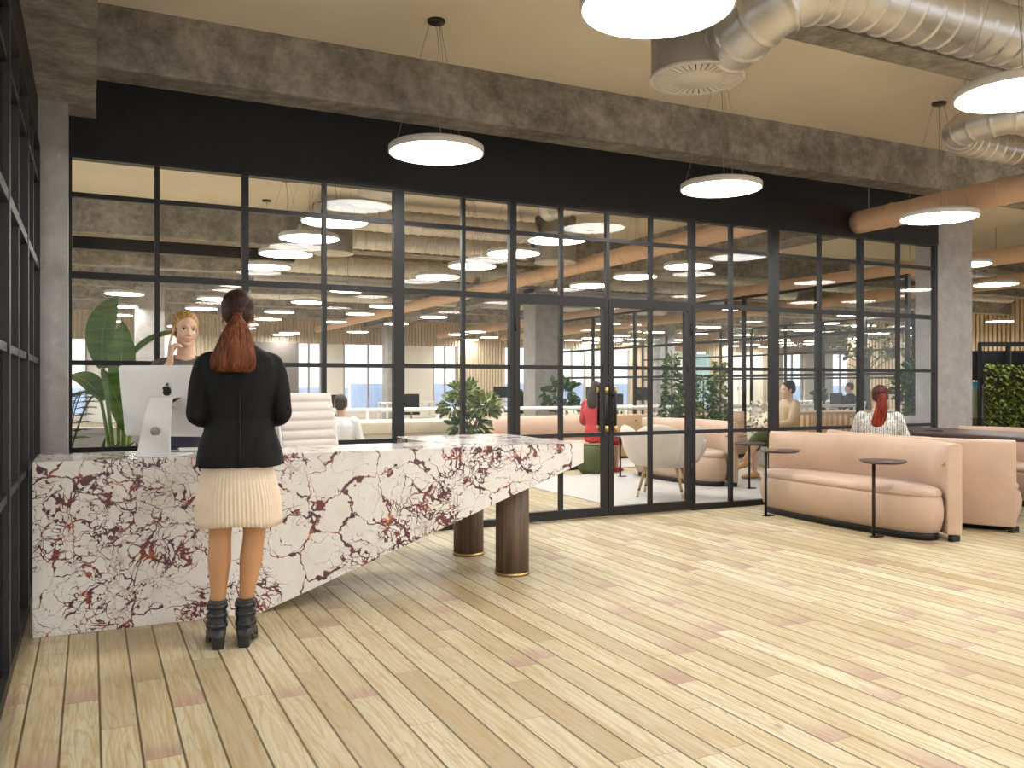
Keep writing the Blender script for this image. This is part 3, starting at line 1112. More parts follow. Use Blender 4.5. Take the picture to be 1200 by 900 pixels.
hair_mat('hair_dark_brown', (0.010, 0.005, 0.004), (0.028, 0.012, 0.008), (0.075, 0.032, 0.02), (-0.012, -0.105, 1.585))
hair_mat('hair_auburn', (0.030, 0.009, 0.004), (0.125, 0.036, 0.014), (0.30, 0.105, 0.042))
hair_mat('hair_red', (0.05, 0.008, 0.005), (0.15, 0.02, 0.010), (0.36, 0.055, 0.02))
hair_mat('hair_blonde', (0.17, 0.075, 0.02), (0.40, 0.215, 0.07), (0.62, 0.39, 0.16), (0, -0.14, 1.60))
hair_mat('hair_burgundy', (0.025, 0.006, 0.008), (0.055, 0.012, 0.014), (0.10, 0.022, 0.02))
hair_mat('hair_brown', (0.010, 0.006, 0.004), (0.026, 0.014, 0.009), (0.055, 0.032, 0.02))


def striped_knit():
    m, t = new_mat('striped_knit')
    p = t.coord()
    sx = t.n('ShaderNodeSeparateXYZ')
    t.l(p, sx.inputs[0])
    s_ = t.math('FRACT', t.math('MULTIPLY', t.math('ADD', sx.outputs[0], t.math('MULTIPLY', t.noise(p, 9, 2), 0.02)), 52))
    d = t.noise(t.mapping(p, (40, 40, 60)), 1.0, 2)
    k = t.math('MULTIPLY', t.sstep(t.math('ABSOLUTE', t.math('SUBTRACT', s_, 0.5)), 0.22, 0.36), t.sstep(d, 0.35, 0.55))
    t.l(t.mix(k, (0.60, 0.595, 0.56), (0.12, 0.13, 0.115)), t.b.inputs['Base Color'])
    t.b.inputs['Roughness'].default_value = 0.85


striped_knit()


def V(*a):
    return Vector(a)


def head_parts(mb, M, male=False):
    R3 = M.to_3x3()

    def b(c, r):
        mb.ball(M @ V(*c), r, R3 if hasattr(r, '__len__') else None)
    b((0, -0.018, 0.036), (0.073, 0.092, 0.080))
    b((0, 0.028, -0.028), (0.0565, 0.060, 0.080))
    b((0, 0.034, -0.074), (0.043, 0.044, 0.036))
    b((0, 0.068, -0.098), (0.019, 0.015, 0.014))
    for s in (-1, 1):
        b((s * 0.034, 0.060, -0.036), (0.021, 0.020, 0.024))
        b((s * 0.0725, -0.008, -0.012), (0.009, 0.018, 0.030))
        b((s * 0.0105, 0.0945, -0.036), (0.0075, 0.009, 0.0065))
        b((s * 0.040, 0.012, -0.066), (0.016, 0.030, 0.022))
    mb.tube([M @ V(-0.046, 0.068, 0.017), M @ V(-0.024, 0.080, 0.021), M @ V(0, 0.0825, 0.018), M @ V(0.024, 0.080, 0.021), M @ V(0.046, 0.068, 0.017)], [0.006, 0.0085, 0.009, 0.0085, 0.006], 10, round_ends=True)
    mb.tube([M @ V(0, 0.083, 0.014), M @ V(0, 0.094, -0.014), M @ V(0, 0.104, -0.032)], [0.007, 0.0085, 0.0095], 10, round_ends=True)
    b((0, 0.080, -0.066), (0.024, 0.010, 0.013))


def face_details(M, parent, lips='lip_rose', smile=True, brow='hair_brown'):
    R3 = M.to_3x3()
    for s in (-1, 1):
        e = MB().ball(M @ V(s * 0.030, 0.0705, -0.002), (0.0125, 0.0115, 0.0085), R3, 14, 10).obj('eye', 'eye_white', parent)
        MB().ball(M @ V(s * 0.030, 0.0785, -0.002), (0.0062, 0.0050, 0.0062), R3, 12, 8).obj('iris', 'eye_dark', e)
        MB().tube([M @ V(s * 0.0165, 0.0775, 0.001), M @ V(s * 0.024, 0.0825, 0.0062), M @ V(s * 0.034, 0.0815, 0.0064), M @ V(s * 0.045, 0.0745, 0.001)], [0.0012, 0.0022, 0.0024, 0.0010], 8).obj('eyelash', 'eye_dark', e)
        MB().tube([M @ V(s * 0.014, 0.0885, 0.018), M @ V(s * 0.030, 0.0870, 0.0245), M @ V(s * 0.048, 0.072, 0.019)], [0.0014, 0.0021, 0.0008], 8).obj('eyebrow', brow, parent)
    c = 0.016 if smile else 0.002
    w_ = 0.030 if smile else 0.022
    up = [(-w_, 0.074, -0.064 + c * 0.55), (-0.013, 0.0875, -0.0610), (0, 0.0905, -0.0625), (0.013, 0.0875, -0.0610), (w_, 0.074, -0.064 + c * 0.55)]
    lo = [(-w_, 0.074, -0.064 + c * 0.55), (-0.016, 0.0850, -0.0735), (0, 0.0885, -0.0785), (0.016, 0.0850, -0.0735), (w_, 0.074, -0.064 + c * 0.55)]
    l_ = MB().tube(catmull([M @ V(*p) for p in up], 5), 0.0022, 8, round_ends=True)
    l_.tube(catmull([M @ V(*p) for p in lo], 5), 0.0028, 8, round_ends=True)
    lo_ = l_.obj('lips', lips, parent)
    if smile:
        MB().ball(M @ V(0, 0.0800, -0.0680), (0.023, 0.0088, 0.0078), R3, 16, 8).obj('teeth', 'teeth', lo_)


def hand(mb, wrist, d, n, side, curl=(0.5, 0.6, 0.4), spread=0.0, index=None, sc=1.0, thumb_in=0.3):
    """palm, four unequal bent fingers and a thumb; d finger direction, n out of the palm"""
    d = Vector(d).normalized()
    n = Vector(n)
    n = (n - d * n.dot(d)).normalized()
    s = d.cross(n) * side          # towards the thumb
    wr = Vector(wrist)
    rings = []
    for t_, hw, th in ((-0.01, 0.024, 0.019), (0.02, 0.032, 0.016), (0.055, 0.038, 0.0145), (0.085, 0.039, 0.012), (0.094, 0.034, 0.008)):
        c = wr + d * t_ * sc
        rings.append([c + s * (hw * sc * math.cos(TAU * k / 14)) + n * (th * sc * math.sin(TAU * k / 14)) for k in range(14)])
    mb.loft(rings)
    tips = []
    for i, (off, ln) in enumerate(((0.029, 0.072), (0.0095, 0.080), (-0.0105, 0.074), (-0.029, 0.058))):
        cu = index if (i == 0 and index is not None) else curl
        p = wr + d * 0.082 * sc + s * off * sc
        dirv = (d + s * (off * spread * 8)).normalized()
        pts, rs = [p - dirv * 0.015 * sc], [0.0092 * sc]
        a = 0.0
        for q, fr in enumerate((0.44, 0.31, 0.25)):
            a += cu[q]
            dd = dirv * math.cos(a) + n * math.sin(a)
            pts.append(p); rs.append((0.0094 - 0.0009 * q) * sc)
            p = p + dd * ln * fr * sc
        pts.append(p); rs.append(0.0068 * sc)
        mb.tube(pts, rs, 10, round_ends=True)
        tips.append((p, dd))
    p0 = wr + d * 0.022 * sc + s * 0.022 * sc
    p1 = p0 + (s * 0.8 + d * 0.55 + n * thumb_in).normalized() * 0.042 * sc
    p2 = p1 + (s * 0.25 + d * 0.9 + n * thumb_in).normalized() * 0.034 * sc
    p3 = p2 + (d * 0.95 - s * 0.05 + n * (thumb_in + 0.2)).normalized() * 0.026 * sc
    mb.tube([p0, p1, p2, p3], [0.013 * sc, 0.0105 * sc, 0.0095 * sc, 0.0075 * sc], 10, round_ends=True)
    return tips


def ring(c, rx, ry, n=28, p=2.0, M=None):
    out = []
    for k in range(n):
        a = TAU * k / n
        x, y = math.cos(a), math.sin(a)
        v = V(c[0] + math.copysign(abs(x) ** (2 / p), x) * rx, c[1] + math.copysign(abs(y) ** (2 / p), y) * ry, c[2])
        out.append(M @ v if M is not None else v)
    return out


SIT = dict(hip=((-0.09, 0.02, 0.53), (0.09, 0.02, 0.53)), knee=((-0.10, 0.42, 0.50), (0.10, 0.42, 0.50)), ankle=((-0.10, 0.40, 0.10), (0.10, 0.40, 0.10)),
           sho=((-0.165, -0.02, 0.995), (0.165, -0.02, 0.995)), elb=((-0.23, 0.02, 0.74), (0.23, 0.02, 0.74)), wri=((-0.14, 0.24, 0.66), (0.14, 0.24, 0.66)),
           pel=(0, 0, 0.47), neck=(0, -0.01, 1.045), head=(0, 0.015, 1.185), drop=0.0)


def body_mesh(J, M_head, skin, parent, hand_dirs=None, shoulder_w=1.0, voxel=0.006, shoes=True, palm=None, curl=(0.5, 0.6, 0.4), legs=True, hand_kw=None):
    mb = MB()
    pel, neck, head = V(*J['pel']), V(*J['neck']), V(*J['head'])
    up = neck - pel
    L = up.length
    ax = up.normalized()
    Mt = Matrix.Translation(pel) @ V(0, 0, 1).rotation_difference(ax).to_matrix().to_4x4()
    R = []
    for f, rx, ry in ((0.0, 0.13, 0.10), (0.09, 0.165, 0.115), (0.2, 0.16, 0.105), (0.36, 0.128, 0.09), (0.52, 0.138, 0.098), (0.70, 0.160, 0.108), (0.84, 0.165, 0.095), (0.93, 0.115, 0.07), (1.0, 0.058, 0.055)):
        R.append(ring((0, 0, f * L), rx * shoulder_w, ry, 24, 2.3, Mt))
    mb.loft(R)
    mb.tube([neck - ax * 0.05, neck + (head - neck) * 0.25, head + M_head.to_3x3() @ V(0, -0.015, -0.03)], [0.056, 0.049, 0.046], 16)
    head_parts(mb, M_head)
    for i in (0, 1):
        sd = -1 if i == 0 else 1
        a, b, c = V(*J['sho'][i]), V(*J['elb'][i]), V(*J['wri'][i])
        mb.tube([V(*J['sho'][i]) * 0.75 + neck * 0.25 - V(0, 0, 0.03), a, a.lerp(b, 0.35), a.lerp(b, 0.8), b, b.lerp(c, 0.25), b.lerp(c, 0.7), c], [0.045, 0.050, 0.043, 0.037, 0.035, 0.036, 0.027, 0.0215], 14, round_ends=True)
        hd = V(*hand_dirs[i]) if hand_dirs else (c - b)
        pn = V(*palm[i]) if palm else V(-sd, 0, -0.2)
        hand(mb, c, hd, pn, sd if not palm else (hand_kw or {}).get('side', (sd, sd))[i], curl=curl, **{k: v for k, v in ((hand_kw or {}).get('kw', ({}, {}))[i]).items()})
        if legs:
            h, k, an = V(*J['hip'][i]), V(*J['knee'][i]), V(*J['ankle'][i])
            mb.tube([h, h.lerp(k, 0.3), h.lerp(k, 0.75), k, k.lerp(an, 0.15), k.lerp(an, 0.35), k.lerp(an, 0.7), an], [0.088, 0.083, 0.060, 0.053, 0.053, 0.056, 0.041, 0.033], 16, round_ends=True)
            fd = V(*J.get('foot', ((0, 1, 0), (0, 1, 0)))[i])
            hz = J.get('heel', 0.0)
            mb.tube([an + fd * -0.03 - V(0, 0, 0.055), an - V(0, 0, 0.045) + fd * 0.03, an + fd * 0.11 - V(0, 0, 0.062 + hz), an + fd * 0.17 - V(0, 0, 0.068 + hz)], [0.028, 0.034, 0.032, 0.02], 12, round_ends=True)
            mb.ball(an - V(0, 0, 0.02), 0.034)
    return remeshed(mb, 'body', skin, voxel, 5, 0.5, parent)


def lerp_list(a, u):
    q = u * (len(a) - 1)
    i = min(int(q), len(a) - 2)
    return a[i] + (a[i + 1] - a[i]) * (q - i)


def clothing(name, m, parent, torso=None, arms=(), arm_r=(0.046, 0.056, 0.053, 0.049, 0.043), legs=(), leg_r=(0.10, 0.09, 0.075), voxel=0.008, extra=None, smooth=6, fold=0.0045):
    mb = MB()
    if torso:
        mb.loft(torso)
    for P in arms:
        n = 5 * (len(P) - 1)
        mb.tube(catmull(P, 5), [lerp_list(arm_r, i / n) for i in range(n + 1)], 18)
    for P in legs:
        n = 5 * (len(P) - 1)
        mb.tube(catmull(P, 5), [leg_r[0] + (leg_r[-1] - leg_r[0]) * i / n for i in range(n + 1)], 18)
    if extra:
        extra(mb)
    o = remeshed(mb, name, m, voxel, smooth, 0.5, parent)
    if fold:
        me = o.data
        nv = len(me.vertices)
        co, no = [0.0] * (3 * nv), [0.0] * (3 * nv)
        me.vertices.foreach_get('co', co)
        me.vertex_normals.foreach_get('vector', no)
        for i in range(nv):
            x, y, z = co[3 * i:3 * i + 3]
            f = fold * (mnoise.noise(Vector((x * 16, y * 16, z * 3.2 + x * 5))) + 0.5 * mnoise.noise(Vector((x * 30, y * 30, z * 9 - x * 12))))
            for q in range(3):
                co[3 * i + q] += no[3 * i + q] * f
        me.vertices.foreach_set('co', co)
        me.update()
    return o


def hair_cap(M, m, parent, back=0.0, name='hair', low=0.0, extra=None):
    mb = MB()
    R3 = M.to_3x3()
    mb.ball(M @ V(0, -0.026, 0.046), (0.079, 0.094, 0.080), R3, 28, 18)
    mb.ball(M @ V(0, -0.052, 0.000 - low), (0.070, 0.066, 0.066 + low), R3, 24, 16)
    mb.ball(M @ V(-0.052, -0.022, 0.012), (0.026, 0.045, 0.045), R3)
    mb.ball(M @ V(0.052, -0.022, 0.012), (0.026, 0.045, 0.045), R3)
    if extra:
        extra(mb)
    return remeshed(mb, name, m, 0.005, 3, 0.5, parent)


def ponytail(stations, m, parent, seg=90, seed=3, name='ponytail'):
    """stations: (x, y, z, half width, half depth); strands ripple the outline"""
    rg = random.Random(seed)
    ph = [(rg.randint(7, 31), rg.uniform(0, TAU), rg.uniform(0.008, 0.03)) for _ in range(9)]
    P = catmull([s[:3] for s in stations], 6)
    W = catmull([(s[3], s[4], 0) for s in stations], 6)
    R = []
    for p, wv in zip(P, W):
        r_ = []
        for k in range(seg):
            a = TAU * k / seg
            q = 1 + sum(am * math.sin(fr * a + f0 + p.z * 9) for fr, f0, am in ph)
            r_.append(V(p.x + wv.x * q * math.cos(a), p.y + wv.y * q * math.sin(a), p.z))
        R.append(r_)
    return MB().loft(R).obj(name, m, parent)


# ---- the visitor: black blazer, cream pleated skirt, buckled ankle boots
def visitor(x, y, rz):
    t = thing('person', 'woman seen from behind in black blazer and cream pleated skirt, long auburn ponytail', 'person', (x, y, 0), rz)
    Mh = Matrix.Translation((-0.008, 0.035, 1.605)) @ Matrix.Rotation(math.radians(-4), 4, 'Z') @ Matrix.Rotation(math.radians(-6), 4, 'X')
    J = dict(pel=(0, 0, 0.90), neck=(0, 0.0, 1.455), head=(-0.008, 0.035, 1.605),
             sho=((-0.155, 0, 1.36), (0.155, 0, 1.36)), elb=((-0.198, -0.035, 1.125), (0.198, -0.035, 1.125)), wri=((-0.07, 0.17, 1.10), (0.07, 0.19, 1.13)),
             hip=((-0.085, 0, 0.93), (0.075, 0, 0.93)), knee=((-0.092, 0.02, 0.53), (0.066, 0.02, 0.53)), ankle=((-0.102, 0.012, 0.19), (0.026, 0.012, 0.19)), heel=0.055,
             foot=((-0.1, 1, 0), (0.15, 1, 0)))
    body_mesh(J, Mh, 'skin_tan', t, voxel=0.006)
    # blazer
    tor = []
    for z, rx, ry, yo in ((0.873, 0.208, 0.148, -0.012), (0.92, 0.203, 0.146, -0.012), (0.98, 0.188, 0.138, -0.010), (1.04, 0.168, 0.124, -0.004), (1.10, 0.155, 0.113, 0.0), (1.17, 0.160, 0.115, 0), (1.25, 0.176, 0.120, -0.004),
                          (1.32, 0.186, 0.120, -0.006), (1.365, 0.188, 0.110, -0.004), (1.395, 0.172, 0.094, 0), (1.420, 0.135, 0.080, 0.001), (1.442, 0.098, 0.070, 0.002), (1.462, 0.072, 0.062, 0.006), (1.475, 0.060, 0.056, 0.010)):
        r_ = ring((0, yo, z), rx, ry, 40, 2.35)
        fl = max(0.0, (1.02 - z) / 0.15)
        for k, p in enumerate(r_):
            a = TAU * k / 40
            q = 1 + 0.022 * fl * math.sin(5 * a + 0.6) + 0.012 * fl * math.sin(9 * a)
            p.x, p.y = p.x * q, p.y * q
        tor.append(r_)
    arms = []
    for s in (-1, 1):
        arms.append([(s * 0.11, 0, 1.395), (s * 0.158, -0.004, 1.362), (s * 0.183, -0.018, 1.27), (s * 0.198, -0.036, 1.17), (s * 0.200, -0.040, 1.118), (s * 0.165, 0.05, 1.10), (s * 0.10, 0.15, 1.10)])
    j = clothing('blazer', 'black_wool', t, tor, arms, (0.042, 0.053, 0.049, 0.044, 0.042, 0.040, 0.036), voxel=0.006, smooth=7)
    # back seam and vent
    MB().tube([(0, -0.112, 1.30), (0, -0.118, 1.17), (0, -0.120, 1.08), (0, -0.140, 1.0), (0, -0.158, 0.93), (0, -0.164, 0.885)], 0.0028, 6).obj('back_seam', 'black_panel', j)
    # skirt with pressed pleats
    R = []
    N = 512
    for i in range(13):
        f = i / 12
        z = 0.94 - f * 0.352
        rx = 0.150 + 0.040 * min(1, f * 1.6)
        ry = 0.115 + 0.035 * min(1, f * 1.6)
        r_ = []
        for k in range(N):
            a = TAU * k / N
            q = 1 + 0.013 * (0.3 + f) * (2 * abs(((a * 64 / TAU) % 1) - 0.5) - 0.5) * 2 + 0.02 * f * math.sin(6 * a + 1.0)
            r_.append(V(-0.012 + f * 0.016 * (1 + math.cos(a)) * 0.6 + rx * q * math.cos(a), ry * q * math.sin(a), z + (0.008 * f * math.sin(3 * a + 0.5) if f > 0.8 else 0)))
        R.append(r_)
    MB().loft(R, True, True).obj('pleated_skirt', 'cream_cloth', t)
    hair_cap(Mh, 'hair_dark_brown', t)
    ty = -0.100
    MB().tube([(-0.012 + 0.017 * math.cos(TAU * k / 16), ty + 0.006 * math.sin(TAU * k / 16) * 0, 1.585 + 0.016 * math.sin(TAU * k / 16)) for k in range(17)], 0.006, 8, cap=False).obj('hair_tie', 'tan_shoe', t)
    ponytail([(-0.012, -0.085, 1.612, 0.022, 0.018), (-0.012, -0.108, 1.588, 0.020, 0.020), (-0.014, -0.130, 1.555, 0.042, 0.028), (-0.018, -0.140, 1.505, 0.066, 0.034), (-0.024, -0.148, 1.45, 0.082, 0.036), (-0.030, -0.152, 1.395, 0.098, 0.034),
              (-0.031, -0.152, 1.355, 0.1, 0.03), (-0.031, -0.150, 1.335, 0.09, 0.024), (-0.031, -0.148, 1.325, 0.07, 0.014)], 'hair_auburn', t)
    # boots
    for s, bx_, yaw in ((-1, -0.104, 0.14), (1, 0.024, -0.16)):
        Mb = Matrix.Translation((bx_, -0.012, 0)) @ Matrix.Rotation(yaw, 4, 'Z')
        b = MB()
        for z0, prof in ((0, None),):
            R = []
            for z, y0, rx, ry in ((0.075, 0.035, 0.043, 0.085), (0.10, 0.025, 0.045, 0.075), (0.14, 0.008, 0.043, 0.056), (0.18, 0.002, 0.042, 0.047), (0.225, 0.0, 0.045, 0.047)):
                R.append(ring((0, y0, z), rx, ry, 24, 2.2, Mb))
            b.loft(R)
            F = []
            for yy, zc, hw, hh in ((-0.045, 0.10, 0.036, 0.035), (0.0, 0.09, 0.040, 0.045), (0.06, 0.065, 0.041, 0.045), (0.12, 0.045, 0.043, 0.032), (0.165, 0.036, 0.037, 0.024), (0.185, 0.033, 0.02, 0.014)):
                F.append([Mb @ V(hw * math.cos(TAU * k / 20), yy, zc + hh * math.sin(TAU * k / 20)) for k in range(20)])
            b.loft(F)
        bo = remeshed(b, 'ankle_boot', 'boot_leather', 0.005, 3, 0.5, t)
        sl = MB()
        Q = []
        for yy, hw, z0, z1 in ((-0.05, 0.033, 0.068, 0.078), (0.0, 0.036, 0.05, 0.064), (0.05, 0.038, 0.018, 0.034), (0.11, 0.044, 0.0, 0.02), (0.175, 0.036, 0.0, 0.02)):
            Q.append([Mb @ V(a, yy, z) for a, z in ((-hw, z0), (hw, z0), (hw, z1), (-hw, z1))])
        sl.loft(Q, smooth=False).obj('sole', 'boot_leather', bo)
        h = MB()
        h.loft([ring((0, -0.026, z), rx, ry, 24, 3.0, Mb) for z, rx, ry in ((0.0, 0.026, 0.028), (0.004, 0.0275, 0.029), (0.05, 0.031, 0.031), (0.09, 0.038, 0.036))])
        h.obj('block_heel', 'boot_leather', bo)
        for z in (0.108, 0.158, 0.200):
            st = MB()
            c0 = 0.022 if z < 0.12 else (0.006 if z < 0.17 else 0.001)
            rx_, ry_ = (0.0485, 0.076) if z < 0.12 else ((0.0465, 0.055) if z < 0.17 else (0.0475, 0.05))
            R = [ring((0, c0, zz), rx_ * q, ry_ * q, 28, 2.2, Mb) for zz, q in ((z - 0.010, 0.98), (z - 0.009, 1.03), (z + 0.009, 1.03), (z + 0.010, 0.98))]
            so = st.loft(R).obj('strap', 'boot_leather', bo)
            sx = 1 if s > 0 else -1
            MB().rbox(sx * 0.046 - 0.006, sx * 0.046 + 0.006, c0 - 0.026, c0 - 0.002, z - 0.012, z + 0.012, 0.004, M=Mb).obj('buckle', 'dark_bronze', so)
    return t


visitor(0.655, 4.36, math.radians(-8.6))


# ---- the receptionist: fair hair tied back, grey jacket, one hand at the cheek
def receptionist(x, y, rz):
    t = thing('person', 'smiling blonde receptionist in grey jacket, hand at her cheek, behind the computer', 'person', (x, y, 0), rz)
    hc = V(0.0, 0.045, 1.615)
    Mh = Matrix.Translation(hc) @ Matrix.Rotation(math.radians(11), 4, 'Z') @ Matrix.Rotation(math.radians(-4), 4, 'Y')
    J = dict(pel=(0, -0.02, 0.90), neck=(0, 0.0, 1.45), head=tuple(hc),
             sho=((-0.15, 0, 1.355), (0.15, 0, 1.36)), elb=((-0.2, 0.02, 1.13), (0.205, 0.13, 1.17)), wri=((-0.05, 0.20, 1.08), (0.094, 0.140, 1.41)),
             hip=((-0.085, 0, 0.93), (0.085, 0, 0.93)), knee=((-0.085, 0.02, 0.51), (0.085, 0.02, 0.51)), ankle=((-0.085, -0.02, 0.09), (0.085, -0.02, 0.09)))
    b = body_mesh(J, Mh, 'skin_fair', t, voxel=0.0048, hand_dirs=((0.6, 0.6, 0), (-0.06, 0.03, 1)), palm=((0, 0, -1), (-0.95, -0.25, 0.05)),
                  hand_kw=dict(side=(-1, 1), kw=({}, dict(index=(0.05, 0.12, 0.1), thumb_in=0.5, sc=1.08))), curl=(0.85, 0.9, 0.5))
    face_details(Mh, b, brow='hair_blonde')
    tor = [ring((0, yo, z), rx, ry, 36, 2.3) for z, rx, ry, yo in ((0.95, 0.18, 0.125, -0.01), (1.04, 0.158, 0.112, -0.005), (1.12, 0.150, 0.108, 0), (1.22, 0.165, 0.115, 0), (1.32, 0.182, 0.115, 0), (1.38, 0.186, 0.105, -0.004), (1.415, 0.165, 0.085, -0.012), (1.438, 0.125, 0.066, -0.022), (1.455, 0.085, 0.05, -0.03))]
    arms = [[(-0.11, 0, 1.39), (-0.158, 0, 1.365), (-0.195, 0.01, 1.24), (-0.2, 0.02, 1.12), (-0.13, 0.11, 1.10)],
            [(0.11, 0, 1.395), (0.158, 0.005, 1.372), (0.195, 0.06, 1.27), (0.208, 0.125, 1.17), (0.17, 0.14, 1.24), (0.125, 0.143, 1.32)]]
    clothing('jacket', 'grey_wool', t, tor, arms, (0.046, 0.056, 0.05, 0.047, 0.040), voxel=0.006)
    R = [ring((0, yo, z), rx, ry, 36, 2.2) for z, rx, ry, yo in ((1.0, 0.155, 0.112, -0.005), (0.93, 0.182, 0.126, -0.01), (0.85, 0.186, 0.13, -0.01), (0.6, 0.165, 0.12, 0), (0.48, 0.16, 0.12, 0))]
    MB().loft(R).obj('skirt', 'navy_cloth', t)

    def ex(mb):
        mb.ball(Mh @ V(0, -0.125, 0.0), (0.034, 0.03, 0.034), Mh.to_3x3())
    hair_cap(Mh, 'hair_blonde', t, extra=ex)
    for s in (-1, 1):
        sh = MB()
        an = V(s * 0.085, -0.02, 0.09)
        sh.loft([[an + V(hw * math.cos(TAU * k / 18), yy, -0.09 + zc + hh * math.sin(TAU * k / 18)) for k in range(18)] for yy, zc, hw, hh in ((-0.07, 0.04, 0.022, 0.03), (-0.03, 0.045, 0.036, 0.042), (0.06, 0.04, 0.042, 0.038), (0.15, 0.026, 0.038, 0.026), (0.185, 0.02, 0.02, 0.014))])
        sh.obj('shoe', 'boot_leather', t)
    return t


receptionist(0.547, 5.90, math.radians(177))


# ---- seated people
def sitter(label, x, y, rz, z=0.0, skin='skin_light_tan', top='white_cloth', bottom='navy_cloth', hair='hair_brown', style='short', shoes='boot_leather', J=None, head_yaw=0, dress=False, sleeves=True, face=False, voxel=0.008):
    t = thing('person', label, 'person', (x, y, z), rz)
    j = dict(SIT)
    if J:
        j.update(J)
    hc = V(*j['head'])
    Mh = Matrix.Translation(hc) @ Matrix.Rotation(math.radians(head_yaw), 4, 'Z') @ Matrix.Rotation(math.radians(-4), 4, 'X')
    b = body_mesh(j, Mh, skin, t, voxel=voxel, palm=((0, 0, -1), (0, 0, -1)), hand_kw=dict(side=(-1, 1), kw=({}, {})))
    if face:
        face_details(Mh, b, smile=False)
    pel, neck = V(*j['pel']), V(*j['neck'])
    ax = (neck - pel)
    Mt = Matrix.Translation(pel) @ V(0, 0, 1).rotation_difference(ax.normalized()).to_matrix().to_4x4()
    L = ax.length
    tor = [ring((0, 0, f * L), rx, ry, 32, 2.3, Mt) for f, rx, ry in ((-0.03, 0.165, 0.125), (0.1, 0.178, 0.130), (0.25, 0.166, 0.118), (0.4, 0.146, 0.106), (0.55, 0.155, 0.114), (0.72, 0.178, 0.122), (0.84, 0.186, 0.110), (0.92, 0.150, 0.085), (0.98, 0.085, 0.066), (1.0, 0.066, 0.06))]
    arms = []
    for i in (0, 1):
        a, e, w_ = V(*j['sho'][i]), V(*j['elb'][i]), V(*j['wri'][i])
        inn = a * 0.7 + neck * 0.3 - V(0, 0, 0.02)
        arms.append([inn, a, a.lerp(e, 0.5), e, e.lerp(w_, 0.4), e.lerp(w_, 0.85)] if sleeves else [inn, a, a.lerp(e, 0.4)])
    tp = clothing('dress' if dress else ('knit_top' if top == 'striped_knit' else 'shirt'), top, t, tor, arms, (0.044, 0.056, 0.052, 0.046, 0.040), voxel=0.009)
    legs = []
    for i in (0, 1):
        h, k, an = V(*j['hip'][i]), V(*j['knee'][i]), V(*j['ankle'][i])
        legs.append([h, h.lerp(k, 0.5), k, k.lerp(an, 0.3)] if dress else [h, h.lerp(k, 0.5), k, k.lerp(an, 0.5), an])
    clothing('skirt' if dress else 'trousers', top if dress and bottom is None else bottom, t, None, (), (0, 0), legs, (0.108, 0.07, 0.072 if dress else 0.052), voxel=0.010)
    for i in (0, 1):
        an = V(*j['ankle'][i])
        fd = V(*j.get('foot', ((0, 1, 0), (0, 1, 0)))[i]).normalized()
        sd = fd.cross(V(0, 0, 1)).normalized()
        upv = sd.cross(fd)
        MB().loft([[an + fd * yy + sd * (hw * math.cos(TAU * k / 18)) + upv * (-0.10 + zc + hh * math.sin(TAU * k / 18)) for k in range(18)] for yy, zc, hw, hh in ((-0.07, 0.04, 0.022, 0.03), (-0.03, 0.045, 0.037, 0.045), (0.06, 0.04, 0.042, 0.038), (0.15, 0.026, 0.038, 0.026), (0.19, 0.02, 0.02, 0.014))]).obj('shoe', shoes, t)
    if style == 'short':
        hair_cap(Mh, hair, t)
    elif style == 'ponytail':
        hair_cap(Mh, hair, t)
        o = Mh @ V(0, -0.11, 0.02)
        ponytail([(o.x, o.y + 0.03, o.z + 0.02, 0.02, 0.02), (o.x, o.y - 0.01, o.z, 0.024, 0.022), (o.x - 0.004, o.y - 0.03, o.z - 0.06, 0.044, 0.028), (o.x - 0.012, o.y - 0.035, o.z - 0.14, 0.056, 0.032), (o.x - 0.03, o.y - 0.03, o.z - 0.22, 0.062, 0.032), (o.x - 0.045, o.y - 0.025, o.z - 0.29, 0.058, 0.026), (o.x - 0.05, o.y - 0.02, o.z - 0.32, 0.04, 0.016)], 'hair_red' if hair == 'hair_burgundy' else 'hair_auburn', t)
    else:
        def ex(mb):
            mb.tube(catmull([Mh @ V(0, -0.07, 0.05), Mh @ V(0, -0.095, -0.05), Mh @ V(0, -0.10, -0.16), Mh @ V(0, -0.095, -0.26)], 5), [0.05, 0.062, 0.068, 0.072, 0.076, 0.08, 0.083, 0.085, 0.086, 0.086, 0.085, 0.083, 0.08, 0.076, 0.07, 0.05], 20)
        hair_cap(Mh, hair, t, low=0.03, extra=ex)
    return t


sitter('woman in white striped knit with long dark red ponytail, seated at the dark table', 7.05, 6.10, math.radians(-52), z=-0.05, top='striped_knit', hair='hair_burgundy', style='ponytail', bottom='navy_cloth', head_yaw=20,
       J=dict(wri=((-0.14, 0.34, 0.80), (0.14, 0.36, 0.80)), elb=((-0.235, 0.06, 0.77), (0.235, 0.06, 0.77))))
sitter('dark haired man in white shirt seen from behind, seated low beyond the white office chair', 2.62, 9.9, math.radians(-25), z=-0.16, top='white_cloth', bottom='navy_cloth', hair='hair_brown', style='short',
       J=dict(ankle=((-0.10, 0.42, 0.26), (0.10, 0.42, 0.26)), knee=((-0.10, 0.42, 0.52), (0.10, 0.42, 0.52))))
sitter('long haired woman in red dress with bare legs, seated behind the glass doors', 6.42, 10.42, math.radians(-62), top='red_cloth', bottom=None, hair='hair_brown', style='long', dress=True, shoes='red_cloth')
